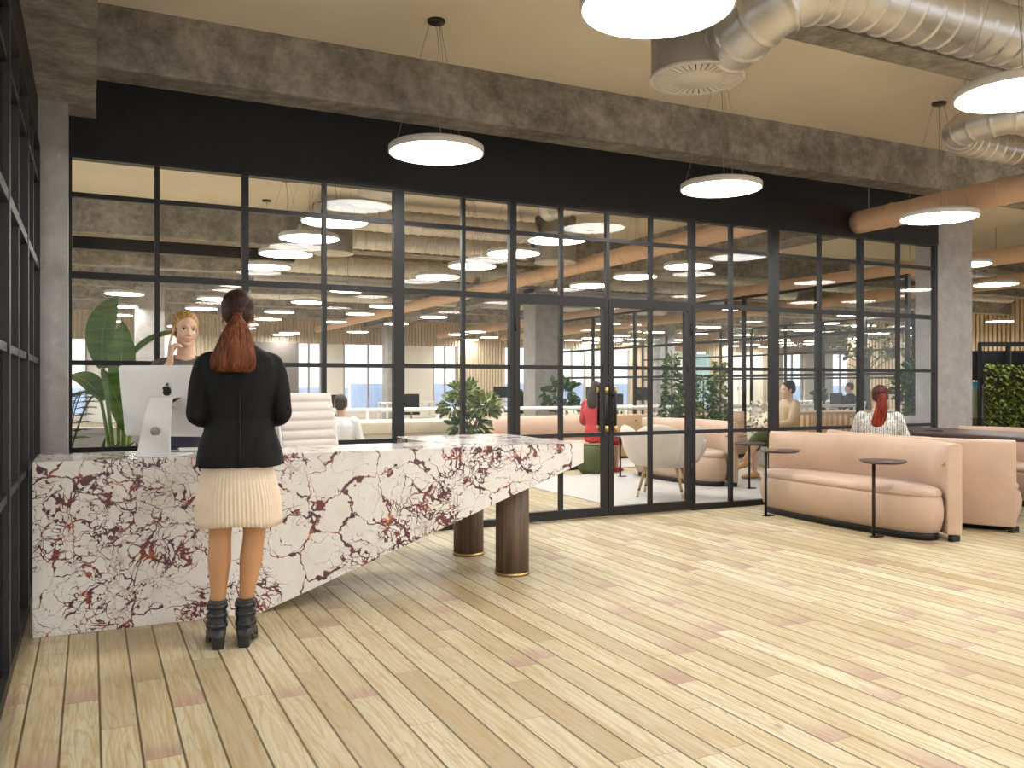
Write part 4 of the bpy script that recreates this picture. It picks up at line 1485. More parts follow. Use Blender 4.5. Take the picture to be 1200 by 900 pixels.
sitter('woman in camel jacket, olive skirt and tan pumps, seated behind the glass', 8.40, 8.75, math.radians(76), top='camel_cloth', bottom='olive_cloth', hair='hair_brown', style='short', dress=True, shoes='tan_shoe',
       J=dict(knee=((-0.06, 0.44, 0.56), (0.02, 0.47, 0.50)), ankle=((0.02, 0.62, 0.25), (0.06, 0.46, 0.10)), foot=((0, 1, -0.25), (0, 1, 0)), wri=((-0.05, 0.36, 0.66), (0.06, 0.30, 0.66)), elb=((-0.23, 0.10, 0.76), (0.23, 0.10, 0.76))))
sitter('person in dark top and rust trousers on a white wire chair, far back', 15.9, 14.6, math.radians(60), top='black_wool', bottom='tan_shoe', hair='hair_brown', style='short', voxel=0.012)
sitter('person in red top seated at a white desk far back in the office', 18.1, 11.2, math.radians(100), top='red_cloth', bottom='navy_cloth', hair='hair_brown', style='short', voxel=0.012)
# ------------------------------------------------------------------ blush sofas with wrap-round backs
def sofa(name_label, x, y, rz, L=2.04, group='curved blush sofas'):
    """local: front faces -X, length along Y (centred), seat front near x=0, back ends near x=0.36"""
    t = thing('sofa', name_label, 'sofa', (x, y, 0), rz, group)
    h = L / 2
    e0, bul, th = 0.35, 0.33, 0.115

    def cl(u, off):            # centre line of the back, u in -1..1, with sideways offset
        yy = u * h
        xx = e0 + bul * (1 - abs(u) ** 2.2)
        d = Vector((-bul * 2.2 * abs(u) ** 1.2 * (1 if u > 0 else -1), h, 0)).normalized()
        nrm = Vector((d.y, -d.x, 0))
        return Vector((xx, yy, 0)) + nrm * off
    # upholstered shell
    n = 40
    R = []
    prof = []
    zt, zb, r = 0.79, 0.05, 0.045
    # cross-section (offset, z): inner face leans out at the seat, rounded top
    sec = [(-th / 2, zb), (-th / 2, 0.40), (-th / 2 - 0.045, 0.52), (-th / 2 - 0.05, 0.62), (-th / 2 - 0.03, 0.72), (-th / 2 + 0.012, 0.775), (0, zt), (th / 2 - 0.015, 0.785), (th / 2, 0.755), (th / 2, 0.4), (th / 2, zb)]
    for i in range(n + 1):
        u = -1 + 2 * i / n
        endf = 1 - max(0, (abs(u) - 0.86) / 0.14) ** 2      # flat end posts, without the bulge
        ring_ = []
        for o, z in sec:
            if o < -th / 2:
                o = -th / 2 + (o + th / 2) * endf
            c = cl(u, o)
            ring_.append((c.x, c.y, z))
        R.append(ring_)
    b = MB().loft(R, True, True)
    bo = b.obj('back', 'blush_leather', t)
    bevel_mod(bo, 0.012, 3)
    # seat: D shaped block with a soft front
    def seat_ring(z, inset, n=64):
        out = []
        for k in range(n):
            a = TAU * k / n
            cx, sy = math.cos(a), math.sin(a)
            y_ = math.copysign(abs(sy) ** 0.62, sy) * (h - 0.05 - inset)
            u = max(-1, min(1, y_ / h))
            if cx < 0:
                x_ = 0.28 + cx_pow(cx) * (0.28 - inset)
            else:
                x_ = 0.28 + cx_pow(cx) * (e0 + bul * (1 - abs(u) ** 2.2) - th / 2 - 0.28)
            out.append((x_, y_, z))
        return out

    def cx_pow(c):
        return math.copysign(abs(c) ** 0.62, c)
    S_ = MB().loft([seat_ring(z, i) for z, i in ((0.06, 0.055), (0.10, 0.03), (0.18, 0.005), (0.26, 0.0), (0.33, 0.015), (0.355, 0.03))])
    S_.obj('seat_base', 'blush_leather', t)
    MB().loft([seat_ring(z, i) for z, i in ((0.355, 0.034), (0.362, 0.026), (0.385, 0.024), (0.405, 0.035), (0.418, 0.06), (0.424, 0.10))]).obj('seat_cushion', 'blush_leather', t)
    MB().loft([seat_ring(z, 0.06) for z in (0.0, 0.065)]).obj('plinth', 'black_steel', t)
    for s in (-1, 1):
        c = cl(s * 0.985, 0)
        MB().box(c.x - 0.045, c.x + 0.045, c.y - 0.02, c.y + 0.02, 0, 0.055).obj('foot', 'black_steel', t)
        k = cl(s * 0.97, -th / 2)
        MB().tube([(k.x, k.y, 0.62), (k.x - 0.03, k.y, 0.62)], [0.007, 0.007], 12).ball((k.x - 0.033, k.y, 0.62), 0.013).obj('brass_knob', 'brass', t)
    return t


sofa('curved blush leather sofa in the front room facing the two side tables', 5.90, 5.715, 0, L=2.1)
sofa('blush sofa backing onto the front sofa, its curved outer back near the right edge', 7.45, 5.74, PI)
sofa('blush sofa on the far side of the dark table, cropped by the right edge', 8.62, 5.5, 0, L=2.3)
sofa('curved blush sofa behind the white shell armchair, beyond the glass doors', 6.66, 9.15, math.radians(3), L=1.8)
sofa('blush sofa with tan back, left of the woman in red behind the glass', 5.75, 10.95, math.radians(90), L=2.2)
sofa('blush sofa in the lounge beyond the woman with the olive skirt', 9.35, 11.5, math.radians(90), L=2.0)

# ------------------------------------------------------------------ C shaped side tables
def side_table(label, x, y, h=0.64, r=0.185, off=(0.06, -0.08)):
    t = thing('side_table', label, 'side table', (x, y, 0), 0, 'round black side tables')
    MB().lathe([(0.001, h - 0.024), (r * 0.82, h - 0.024), (r * 0.97, h - 0.010), (r, h - 0.004), (r * 0.99, h), (0.001, h)], (off[0], off[1], 0), 48).obj('table_top', 'dark_table_wood', t)
    MB().tube([(0, 0, 0), (0, 0, h - 0.02)], 0.0135, 16).obj('pole', 'black_steel', t)
    MB().rbox(-0.02, 0.09, -0.03, 0.03, 0.0, 0.010, 0.004).obj('base_bar', 'black_steel', t)
    return t


side_table('round black side table at the far left end of the front sofa', 5.83, 6.37, off=(0.09, -0.10))
side_table('round black side table before the middle of the front sofa', 5.83, 5.10, off=(0.05, -0.05))
side_table('black side table with thin pole between shell armchair and sofa, left one behind the glass', 6.45, 9.85, 0.55)
side_table('black side table behind the right edge of the shell armchair', 7.12, 8.06, 0.55, off=(0.0, 0.0))
tr = MB().lathe([(0.001, 0), (0.045, 0), (0.052, 0.004), (0.046, 0.008), (0.001, 0.006)], seg=30).obj('brass_dish', 'brass', loc=(5.86, 6.30, 0.64))
tag(tr, 'small brass dish on the left round side table', 'dish')

# ------------------------------------------------------------------ long dark table between the sofas
t = thing('dining_table', 'long dark wooden table between the back to back sofas', 'table', (7.95, 5.35, 0))
MB().rbox(-0.42, 0.42, -1.55, 1.35, 0.745, 0.79, 0.012).obj('table_top', 'dark_table_wood', t)
for yy in (-0.9, 0.7):
    l_ = MB().box(-0.05, 0.05, yy - 0.05, yy + 0.05, 0.02, 0.745).box(-0.28, 0.28, yy - 0.06, yy + 0.06, 0, 0.02)
    l_.obj('leg', 'black_steel', t)
ph = MB().rbox(-0.04, 0.04, -0.075, 0.075, 0, 0.010, 0.004)
po = ph.obj('phone', 'black_steel', loc=(7.72, 6.0, 0.79))
tag(po, 'dark phone lying on the long table in front of the woman in striped knit', 'phone')


# ------------------------------------------------------------------ shell armchair with petal back
def shell_chair(label, x, y, rz):
    t = thing('shell_armchair', label, 'armchair', (x, y, 0), rz)
    # local: sitter faces +Y, back at -Y
    def petal(a0, a1, zt, name):
        R = []
        n = 14
        for i in range(n + 1):
            u = i / n
            a = a0 + (a1 - a0) * u
            bul = max(0.0, math.sin(PI * u)) ** 0.55
            R_ = []
            for k in range(20):
                q = TAU * k / 20
                zz = math.sin(q)
                zc, hz = 0.5 * (zt + 0.34), 0.5 * (zt - 0.34)
                zfull = zc + hz * ((0.42 + 0.58 * bul) if zz > 0 else (0.80 + 0.20 * bul)) * math.copysign(abs(zz) ** 0.75, zz)
                f = max(0.0, (zfull - 0.34) / (zt - 0.34))
                rad = 0.25 + 0.175 * f ** 0.55
                th = (0.020 + 0.048 * bul) * math.copysign(abs(math.cos(q)) ** 0.8, math.cos(q))
                R_.append((math.cos(a) * (rad + th) * 1.05, math.sin(a) * (rad + th), zfull))
            R.append(R_)
        return MB().loft(R).obj(name, 'boucle', t)
    d = math.radians
    petal(d(-128), d(-52), 0.82, 'back_petal')
    petal(d(-182), d(-122), 0.80, 'back_petal')
    petal(d(-58), d(2), 0.80, 'back_petal')
    petal(d(-2), d(34), 0.64, 'arm_petal')
    petal(d(146), d(182), 0.64, 'arm_petal')
    MB().loft([ring((0, 0.02, z), rx, ry, 36, 2.4) for z, rx, ry in ((0.32, 0.20, 0.20), (0.34, 0.27, 0.26), (0.40, 0.30, 0.28), (0.45, 0.29, 0.27), (0.465, 0.24, 0.22))]).obj('seat', 'boucle', t)
    for sx in (-1, 1):
        for sy in (-1, 1):
            g = MB().tube([(sx * 0.17, sy * 0.16, 0.35), (sx * 0.23, sy * 0.23, 0.10)], [0.022, 0.0155], 14).obj('leg', 'light_oak', t)
            MB().tube([(sx * 0.2298, sy * 0.2298, 0.10), (sx * 0.2375, sy * 0.24, 0.075)], [0.0157, 0.015], 14).obj('dark_band', 'smoked_oak', g)
            MB().tube([(sx * 0.2374, sy * 0.2399, 0.076), (sx * 0.253, sy * 0.258, 0.0)], [0.015, 0.012], 14).obj('foot_cap', 'tan_plywood', g)
    return t


shell_chair('white boucle shell armchair with petal back and oak legs behind the right glass door', 5.80, 7.98, math.radians(-44))

# rug
mat('pale_rug', (0.52, 0.495, 0.475), 0.95, var=0.14, vscale=5, stretch=(1, 9, 1), bump=0.3, bscale=90)
tag(MB().rbox(4.85, 8.6, 7.26, 10.35, 0.0, 0.012, 0.004).obj('rug', 'pale_rug'), 'pale grey rug under the shell armchair behind the glass doors', 'rug')
tag(MB().rbox(7.02, 8.1, 11.0, 12.2, 0.0, 0.012, 0.004).obj('rug', 'pale_rug'), 'pale grey rug far behind the desk tip', 'rug')


# ------------------------------------------------------------------ other lounge pieces behind the glass
def cabinet(label, x, y, rz, w_, d_, h_, m='tan_plywood', name='low_cabinet', cat='cabinet', doors=2):
    t = thing(name, label, cat, (x, y, 0), rz)
    MB().rbox(-w_ / 2, w_ / 2, -d_ / 2, d_ / 2, 0.04, h_, 0.006).obj('body', m, t)
    MB().box(-w_ / 2 + 0.03, w_ / 2 - 0.03, -d_ / 2 + 0.03, d_ / 2 - 0.03, 0, 0.04).obj('plinth', 'black_steel', t)
    for k in range(doors):
        a = -w_ / 2 + w_ * k / doors
        dd = MB().rbox(a + 0.006, a + w_ / doors - 0.006, -d_ / 2 - 0.018, -d_ / 2, 0.06, h_ - 0.02, 0.003).obj('door', m, t)
        MB().ball((a + w_ / doors * 0.6, -d_ / 2 - 0.028, h_ - 0.09), (0.03, 0.012, 0.008)).obj('handle', 'dark_bronze', dd)
    return t


cabinet('tan plywood bench back beyond the desk tip, left of the woman in red', 5.95, 12.3, 0.0, 1.5, 0.45, 0.72, doors=2)
cabinet('tan plywood bench back right of the woman in red', 7.9, 12.55, 0.0, 1.6, 0.42, 0.74, doors=2)
cabinet('pale plywood counter in front of the far white chair, behind the olive skirt', 10.2, 9.75, math.radians(6), 1.5, 0.5, 0.86, doors=1)


def slat_bench(label, x, y, rz):
    t = thing('slatted_bench', label, 'bench', (x, y, 0), rz)
    MB().rbox(-0.7, 0.7, -0.25, 0.25, 0.40, 0.45, 0.01).obj('seat', 'blush_leather', t)
    b = MB()
    for k in range(18):
        xx = -0.68 + k * 0.08
        b.box(xx - 0.014, xx + 0.014, -0.27, -0.25, 0.1, 0.86)
    b.box(-0.7, 0.7, -0.275, -0.245, 0.84, 0.88)
    b.obj('slatted_back', 'light_oak', t)
    for sx in (-0.62, 0.62):
        MB().box(sx - 0.03, sx + 0.03, -0.22, 0.22, 0, 0.40).obj('leg', 'light_oak', t)
    return t


slat_bench('bench with upright pale slats behind the front sofa, beyond the glass', 9.55, 9.0, math.radians(-20))
t = thing('pouf', 'round olive pouf under the seated woman in red', 'pouf', (6.42, 10.42, 0))
MB().lathe([(0.001, 0.02), (0.22, 0.02), (0.26, 0.08), (0.265, 0.25), (0.25, 0.36), (0.20, 0.40), (0.001, 0.41)], seg=36).obj('cushion', 'olive_cloth', t)
MB().lathe([(0.001, 0), (0.2, 0), (0.2, 0.02), (0.001, 0.02)], seg=36).obj('base', 'black_steel', t)
t = thing('pouf', 'round blush pouf under the woman with the olive skirt', 'pouf', (8.40, 8.75, 0))
MB().lathe([(0.001, 0.02), (0.22, 0.02), (0.27, 0.08), (0.275, 0.25), (0.26, 0.36), (0.20, 0.40), (0.001, 0.41)], seg=36).obj('cushion', 'blush_leather', t)
MB().lathe([(0.001, 0), (0.2, 0), (0.2, 0.02), (0.001, 0.02)], seg=36).obj('base', 'black_steel', t)

# low planter bench with a pale stone top, left half behind the glass
mat('stone_top', (0.58, 0.50, 0.38), 0.7, var=0.2, vscale=5)
mat('pale_stone', (0.66, 0.64, 0.61), 0.7, var=0.06)
t = thing('stone_bench', 'long low bench with tan stone top and white base, left behind the glass', 'bench', (0, 0, 0))
MB().box(2.3, 4.45, 10.75, 11.5, 0.0, 0.62).obj('base', 'pale_stone', t)
MB().rbox(2.25, 4.5, 10.7, 11.55, 0.62, 0.78, 0.02).obj('stone_slab', 'stone_top', t)
t = thing('lounge_seat', 'low white seat carrying the man in white shirt', 'seat', (2.62, 9.95, 0), math.radians(-25))
MB().rbox(-0.32, 0.32, -0.28, 0.30, 0.06, 0.26, 0.03).obj('cushion', 'cream_leather', t)
MB().box(-0.28, 0.28, -0.24, 0.26, 0, 0.06).obj('plinth', 'black_steel', t)

# white handrail on posts
t = thing('handrail', 'white handrail on slim white posts running behind the lounge', 'railing', (0, 0, 0))
MB().tube([(2.6, 13.0, 0.87), (14.5, 13.0, 0.825)], 0.035, 14).obj('top_rail', 'white_metal', t)
for k in range(11):
    xx = 2.7 + 1.16 * k
    MB().tube([(xx, 13.0, 0), (xx, 13.0, 0.84)], 0.02, 10).obj('post', 'white_metal', t)


# ------------------------------------------------------------------ desks and chairs deep in the office
def work_desk(label, x, y, rz, w_=1.6, mon=True):
    t = thing('work_desk', label, 'desk', (x, y, 0), rz, 'white desks deep in the office')
    MB().box(-w_ / 2, w_ / 2, -0.4, 0.4, 0.72, 0.75).obj('desk_top', 'white_metal', t)
    for sx in (-1, 1):
        for sy in (-1, 1):
            MB().box(sx * (w_ / 2 - 0.04) - 0.025, sx * (w_ / 2 - 0.04) + 0.025, sy * 0.36 - 0.025, sy * 0.36 + 0.025, 0, 0.72).obj('leg', 'white_metal', t)
    return t


def monitor(label, x, y, rz, z=0.75):
    t = thing('monitor', label, 'monitor', (x, y, z), rz, 'monitors on the far desks')
    MB().rbox(-0.28, 0.28, -0.012, 0.012, 0.10, 0.44, 0.008).obj('panel', 'black_panel', t)
    MB().box(-0.025, 0.025, 0.0, 0.02, 0.01, 0.25).box(-0.1, 0.1, -0.07, 0.08, 0, 0.012).obj('stand', 'grey_vent_steel', t)
    return t


def desk_chair(label, x, y, rz, m='black_wool'):
    t = thing('desk_chair', label, 'chair', (x, y, 0), rz, 'desk chairs deep in the office')
    MB().rbox(-0.23, 0.23, -0.22, 0.24, 0.42, 0.50, 0.03).obj('seat', m, t)
    MB().rbox(-0.21, 0.21, -0.27, -0.21, 0.55, 1.0, 0.025).obj('backrest', m, t)
    MB().tube([(0, -0.24, 0.6), (0, -0.26, 0.45), (0, 0, 0.42), (0, 0, 0.06)], 0.022, 10).obj('column', 'grey_vent_steel', t)
    for k in range(5):
        a = TAU * k / 5
        MB().tube([(0, 0, 0.07), (0.28 * math.cos(a), 0.28 * math.sin(a), 0.025)], [0.022, 0.016], 8).obj('leg', 'grey_vent_steel', t)
    return t


WD = [(13.2, 21.5, 0), (9.6, 19.6, 0), (12.6, 18.2, 0.1), (14.6, 15.3, 0.2), (16.4, 15.9, 0.2), (17.6, 12.2, 0.4), (14.0, 12.2, 0.3), (8.2, 23.5, 0), (11.4, 24.0, 0), (5.2, 22.6, 0), (20.6, 20.2, 0.1), (22.4, 13.4, 0.3)]
dk = work_desk('white office desk far back beyond the glass wall', *WD[0])
mo = monitor('dark monitor on a far white desk', WD[0][0], WD[0][1] + 0.1, 0.2)
ch = desk_chair('dark desk chair at a far white desk', WD[0][0] + 0.1, WD[0][1] - 0.75, 0.2)
for k, (x, y, r_) in enumerate(WD[1:]):
    dup(dk, (x, y, 0), r_)
    if k % 3 == 1:
        dup(mo, (x + 0.1 * ((k % 3) - 1), y + 0.1, 0.75), r_ + 0.2)
    if k not in (2, 4):
        dup(ch, (x + 0.2 * ((k % 3) - 1), y - 0.78, 0), r_ + 0.3 * ((k % 3) - 1))
dup(ch, (18.1, 11.2, 0), math.radians(100), label='desk chair of the person in red top far back in the office')


def wire_chair(label, x, y, rz):
    t = thing('wire_chair', label, 'chair', (x, y, 0), rz)
    MB().rbox(-0.22, 0.22, -0.2, 0.24, 0.42, 0.46, 0.015).obj('seat', 'white_metal', t)
    for s in (-1, 1):
        MB().tube([(s * 0.23, -0.30, 0.86), (s * 0.23, -0.2, 0.44), (s * 0.24, -0.28, 0)], 0.014, 8).obj('leg', 'white_metal', t)
        MB().tube([(s * 0.23, -0.30, 0.86), (s * 0.25, 0.2, 0.66), (s * 0.24, 0.26, 0)], 0.014, 8).obj('leg', 'white_metal', t)
    b = MB()
    for k in range(6):
        xx = -0.2 + k * 0.08
        b.tube([(xx, -0.30, 0.86), (xx, -0.21, 0.46)], 0.006, 6)
    b.tube([(-0.23, -0.30, 0.86), (0.23, -0.30, 0.86)], 0.014, 8)
    b.obj('wire_back', 'white_metal', t)
    return t


wire_chair('white wire chair with the person in rust trousers, far back', 15.9, 14.6, math.radians(60))

# screens and black frame on the right, behind the green screen
t = thing('steel_frame', 'black steel frame with dark screens above the green screen at the right edge', 'frame', (0, 0, 0))
for (x, y) in ((15.1, 10.75), (15.52, 10.475), (17.0, 9.51), (18.5, 8.53), (19.7, 7.75)):
    MB().box(x - 0.028, x + 0.028, y - 0.028, y + 0.028, 0, 2.06).obj('post', 'black_steel', t)
fb = MB()
Mf = Matrix.Translation((15.1, 10.75, 0)) @ Matrix.Rotation(math.atan2(-3.0, 4.6), 4, 'Z')
for z in (2.02, 1.30):
    fb.box(0, 5.5, -0.04, 0.04, z - 0.04, z + 0.04, M=Mf)
fb.obj('cross_bar', 'black_steel', t)
for k, a in enumerate((-0.35, 0.62)):
    t = thing('wall_screen', 'dark wall screen in the black frame at the right edge, %s' % ('beside the column' if k == 0 else 'cropped by the frame edge'), 'screen', (0, 0, 0))
    MB().rbox(a, a + 0.92, 0.12, 0.18, 1.34, 1.90, 0.01, M=Mf).obj('panel', 'black_panel', t)
    MB().box(a + 0.02, a + 0.90, 0.116, 0.121, 1.36, 1.88, M=Mf).obj('screen', 'screen_grey' if False else 'black_steel', t)
mat('sage_board', (0.25, 0.28, 0.17), 0.8, var=0.1)
mat('blue_board', (0.10, 0.42, 0.66), 0.7, var=0.1)
t = thing('partition_board', 'sage green board with blue top strip beside the concrete column', 'board', (0, 0, 0))
MB().box(-0.35, 1.6, 0.22, 0.27, 0.62, 1.2, M=Mf).obj('panel', 'sage_board', t)
MB().box(-0.35, 1.6, 0.22, 0.27, 1.2, 1.31, M=Mf).obj('strip', 'blue_board', t)
MB().box(-0.35, 1.6, 0.22, 0.27, 0.0, 0.62, M=Mf).obj('plinth', 'smoked_oak', t)
# ------------------------------------------------------------------ plants
def leaf_mat(name, a, b, rough=0.4, vs=8):
    m, t = new_mat(name)
    oi = t.n('ShaderNodeNewGeometry')
    r_ = oi.outputs['Random Per Island']
    f = t.noise(t.coord(), vs, 3)
    t.l(t.mix(t.math('ADD', t.math('MULTIPLY', r_, 0.7), t.math('MULTIPLY', f, 0.3)), a, b), t.b.inputs['Base Color'])
    t.b.inputs['Roughness'].default_value = rough
    t.b.inputs['Specular IOR Level'].default_value = 0.25


leaf_mat('leaf_bright', (0.055, 0.15, 0.012), (0.16, 0.29, 0.03), 0.55)
leaf_mat('leaf_dark', (0.014, 0.045, 0.008), (0.065, 0.13, 0.02), 0.5)
leaf_mat('leaf_mixed', (0.022, 0.055, 0.008), (0.20, 0.23, 0.045), 0.5)
mat('banana_leaf', (0.05, 0.125, 0.012), 0.45, col2=(0.13, 0.22, 0.025), stretch=(1, 1, 9), vscale=4, spec=0.3)
mat('banana_rib', (0.24, 0.36, 0.06), 0.5, var=0.2, spec=0.3)
mat('bark', (0.12, 0.08, 0.05), 0.9, var=0.3, vscale=20)
mat('soil', (0.04, 0.028, 0.02), 0.95, var=0.3, vscale=30)
mat('pot_grey', (0.42, 0.42, 0.42), 0.7, var=0.08)
mat('pot_blush', (0.55, 0.36, 0.25), 0.6, var=0.08)


def leaf(mb, base, d, up, ln, wd, bend=0.3, n=5, fold=0.25, tip=0.0, mi=0):
    """thin curved blade with two sides; d direction, up its face normal"""
    d = Vector(d).normalized()
    up = Vector(up)
    up = (up - d * up.dot(d)).normalized()
    s = d.cross(up)
    p = Vector(base)
    rows = []
    a = 0.0
    for i in range(n + 1):
        u = i / n
        w_ = wd * (math.sin(PI * min(1, u * 0.92 + 0.08)) ** 0.8) * (1 if u < 1 else 0.05)
        dd = d * math.cos(a) - up * math.sin(a)
        nn = up * math.cos(a) + d * math.sin(a)
        rows.append([p - s * w_ + nn * fold * w_, p, p + s * w_ + nn * fold * w_])
        p = p + dd * ln / n
        a += bend / n
    th = 0.0015
    vs = [q for r in rows for q in r]
    m = len(vs)
    vs2 = [q - up * th for q in vs]
    fs = []
    for i in range(n):
        for c in (0, 1):
            k = i * 3 + c
            fs.append((k, k + 1, k + 4, k + 3))
            fs.append((m + k + 3, m + k + 4, m + k + 1, m + k))
    mb.add(vs + vs2, fs, mi, True)


def rdir(rg, zmin=-0.2, zmax=1.0):
    a = rg.uniform(0, TAU)
    z = rg.uniform(zmin, zmax)
    r_ = math.sqrt(max(0.0, 1 - z * z))
    return Vector((r_ * math.cos(a), r_ * math.sin(a), z))


def pot(t, r, h, m, z0=0.0):
    MB().lathe([(0.001, 0), (r * 0.78, 0), (r * 0.80, 0.01), (r, h - 0.01), (r, h), (r * 0.92, h), (r * 0.9, h - 0.04), (0.001, h - 0.04)], (0, 0, z0), 32).obj('pot', m, t)
    MB().lathe([(0.001, h - 0.045), (r * 0.9, h - 0.045), (r * 0.88, h - 0.03), (0.001, h - 0.02)], (0, 0, z0), 24).obj('soil', 'soil', t)


# banana plant behind the glass on the left
t = thing('banana_plant', 'broad leaved banana plant behind the glass left of the computer', 'plant', (0.22, 7.78, 0))
pot(t, 0.2, 0.36, 'pot_grey')
rg = random.Random(2)
# (stem top offset, leaf direction, face direction, length, half width, bend)
for (dx, dy, zt, ld, fc, ln, wd, bend) in (
        (-0.12, 0.02, 1.42, (-0.12, -0.05, 1.0), (-0.5, -0.85, 0.1), 0.72, 0.13, 1.15),
        (0.05, 0.0, 1.46, (0.55, -0.2, 0.85), (-0.5, -0.3, 0.7), 0.52, 0.075, 0.95),
        (-0.02, -0.04, 1.20, (0.10, -0.2, 1.0), (0.2, -0.9, 0.2), 0.62, 0.105, 0.5),
        (-0.13, 0.06, 1.15, (-0.5, 0.3, 0.9), (0.4, -0.8, 0.3), 0.5, 0.10, 1.3),
        (0.09, 0.08, 1.05, (0.5, 0.4, 0.8), (-0.2, -0.9, 0.4), 0.5, 0.09, 1.2),
        (0.03, -0.07, 0.92, (-0.15, -0.5, 0.9), (0.1, -0.8, 0.5), 0.55, 0.085, 1.1)):
    st = catmull([(0, 0, 0.3), (dx * 0.4, dy * 0.4, zt * 0.5), (dx, dy, zt - 0.08), (dx + ld[0] * 0.05, dy + ld[1] * 0.05, zt)], 5)
    n_ = len(st)
    so = MB().tube(st, [0.020 - 0.010 * i / n_ for i in range(n_)], 8).obj('stem', 'banana_rib', t)
    m_ = MB()
    leaf(m_, (dx, dy, zt - 0.02), ld, fc, ln, wd, bend, 14, 0.35)
    lo_ = m_.obj('leaf', 'banana_leaf', so)
    # pale midrib following the blade
    d_ = Vector(ld).normalized()
    u_ = Vector(fc)
    u_ = (u_ - d_ * u_.dot(d_)).normalized()
    p_, a_, rib = Vector((dx, dy, zt - 0.02)), 0.0, []
    for i in range(14):
        rib.append(p_ + u_ * 0.001)
        p_ = p_ + (d_ * math.cos(a_) - u_ * math.sin(a_)) * ln / 14
        a_ += bend / 14
    MB().tube(rib, [0.008 - 0.006 * i / 14 for i in range(14)], 8).obj('midrib', 'banana_rib', so)

# low ferns and grasses in a planter along the glass
t = thing('planter_box', 'long planter of ferns and grasses behind the glass below the banana plant', 'planter', (0.25, 7.41, 0))
MB().rbox(-0.35, 1.2, -0.14, 0.15, 0, 0.62, 0.008).obj('box', 'pot_grey', t)
fm = MB()
rg = random.Random(4)
for k in range(420):
    b_ = (rg.uniform(-0.32, 1.2), rg.uniform(-0.12, 0.12), 0.6)
    dv = rdir(rg, 0.15, 0.95)
    leaf(fm, b_, dv, (0, 0, 1), rg.uniform(0.16, 0.36), rg.uniform(0.006, 0.016), rg.uniform(0.5, 1.6), 4)
fo = fm.obj('foliage', 'leaf_dark', t)
MB().box(-0.33, 1.18, -0.12, 0.13, 0.55, 0.605).obj('soil', 'soil', t)
t = thing('palm_plant', 'arching palm fronds beside the left concrete column behind the glass', 'plant', (-0.22, 8.2, 0))
pot(t, 0.17, 0.4, 'pot_grey')
for k in range(9):
    a = TAU * k / 9 + 0.3
    st = catmull([(0, 0, 0.36), (0.10 * math.cos(a), 0.10 * math.sin(a), 0.8), (0.24 * math.cos(a), 0.24 * math.sin(a), 1.15), (0.42 * math.cos(a), 0.42 * math.sin(a), 1.22)], 6)
    fr = MB().tube(st, [0.008 - 0.005 * i / len(st) for i in range(len(st))], 6)
    for i in range(6, len(st)):
        tg = (st[i] - st[i - 1]).normalized()
        sd = tg.cross(V(0, 0, 1)).normalized()
        for s in (-1, 1):
            leaf(fr, st[i], tg * 0.5 + sd * s - V(0, 0, 0.25), (0, 0, 1), 0.20, 0.011, 0.5, 3)
    fr.obj('frond', 'leaf_dark', t)
# low pale wall behind the planter
trim(MB().box(-6, 2.2, 8.75, 8.95, 0, 0.82).box(-6, 2.2, 8.70, 9.0, 0.82, 0.87), 'pale_stone')


def bush(t, centre, rad, n, lf, m, seed, zsq=1.0, name='foliage', wd=0.4, stuff=True):
    rg = random.Random(seed)
    mb = MB()
    c = Vector(centre)
    for k in range(n):
        dv = rdir(rg, -0.7, 1.0)
        r_ = rad * rg.uniform(0.45, 1.0)
        p = c + Vector((dv.x * r_, dv.y * r_, dv.z * r_ * zsq))
        leaf(mb, p, dv + V(0, 0, rg.uniform(-0.6, 0.3)), dv + rdir(rg), lf * rg.uniform(0.6, 1.2), lf * wd * rg.uniform(0.7, 1.2), 0.6, 3)
    return mb.obj(name, m, t)


# potted plant behind the desk return
t = thing('potted_plant', 'leafy potted plant behind the glass above the marble desk return', 'plant', (4.36, 10.12, 0))
pot(t, 0.2, 0.42, 'pot_grey')
for k in range(5):
    a = TAU * k / 5
    e_ = V(0.24 * math.cos(a), 0.24 * math.sin(a), 1.0 + 0.18 * (k % 2))
    MB().tube(catmull([(0, 0, 0.38), (0.05 * math.cos(a), 0.05 * math.sin(a), 0.7), e_], 5), 0.009, 6).obj('stem', 'bark', t)
    bush(t, e_ - V(0, 0, 0.03), 0.16, 130, 0.10, 'leaf_mixed', 40 + k, 0.9, wd=0.2)
bush(t, (0, 0, 0.74), 0.24, 150, 0.13, 'leaf_dark', 60, 0.8, wd=0.2)

# climbing plant on poles in a long trough
t = thing('vine_trough', 'dense climbing greenery on slim poles in a trough behind the right glass door', 'plant', (8.25, 10.72, 0))
MB().rbox(-0.55, 0.85, -0.17, 0.17, 0, 0.55, 0.01).obj('trough', 'pot_blush', t)
for q, (px_, h_, rr) in enumerate(((-0.30, 1.72, 0.17), (-0.02, 1.25, 0.26), (0.30, 1.35, 0.28), (0.62, 1.62, 0.16))):
    MB().tube([(px_, 0, 0.5), (px_, 0, h_ + 0.06)], 0.012, 8).obj('pole', 'bark', t)
    mb = MB()
    rg = random.Random(80 + q)
    for k in range(430):
        z = 0.56 + (h_ - 0.56) * rg.random() ** 1.25
        f = 1 - 0.75 * (z - 0.56) / (h_ - 0.56)
        dv = rdir(rg, -0.3, 0.5)
        p = V(px_, 0, z) + dv * rr * (0.25 + f) * rg.uniform(0.35, 1.0)
        leaf(mb, p, dv + V(0, 0, rg.uniform(-0.8, 0.3)), dv + rdir(rg), rg.uniform(0.05, 0.085), rg.uniform(0.018, 0.032), 0.5, 3)
    mb.obj('foliage', 'leaf_mixed' if q % 2 else 'leaf_dark', t)

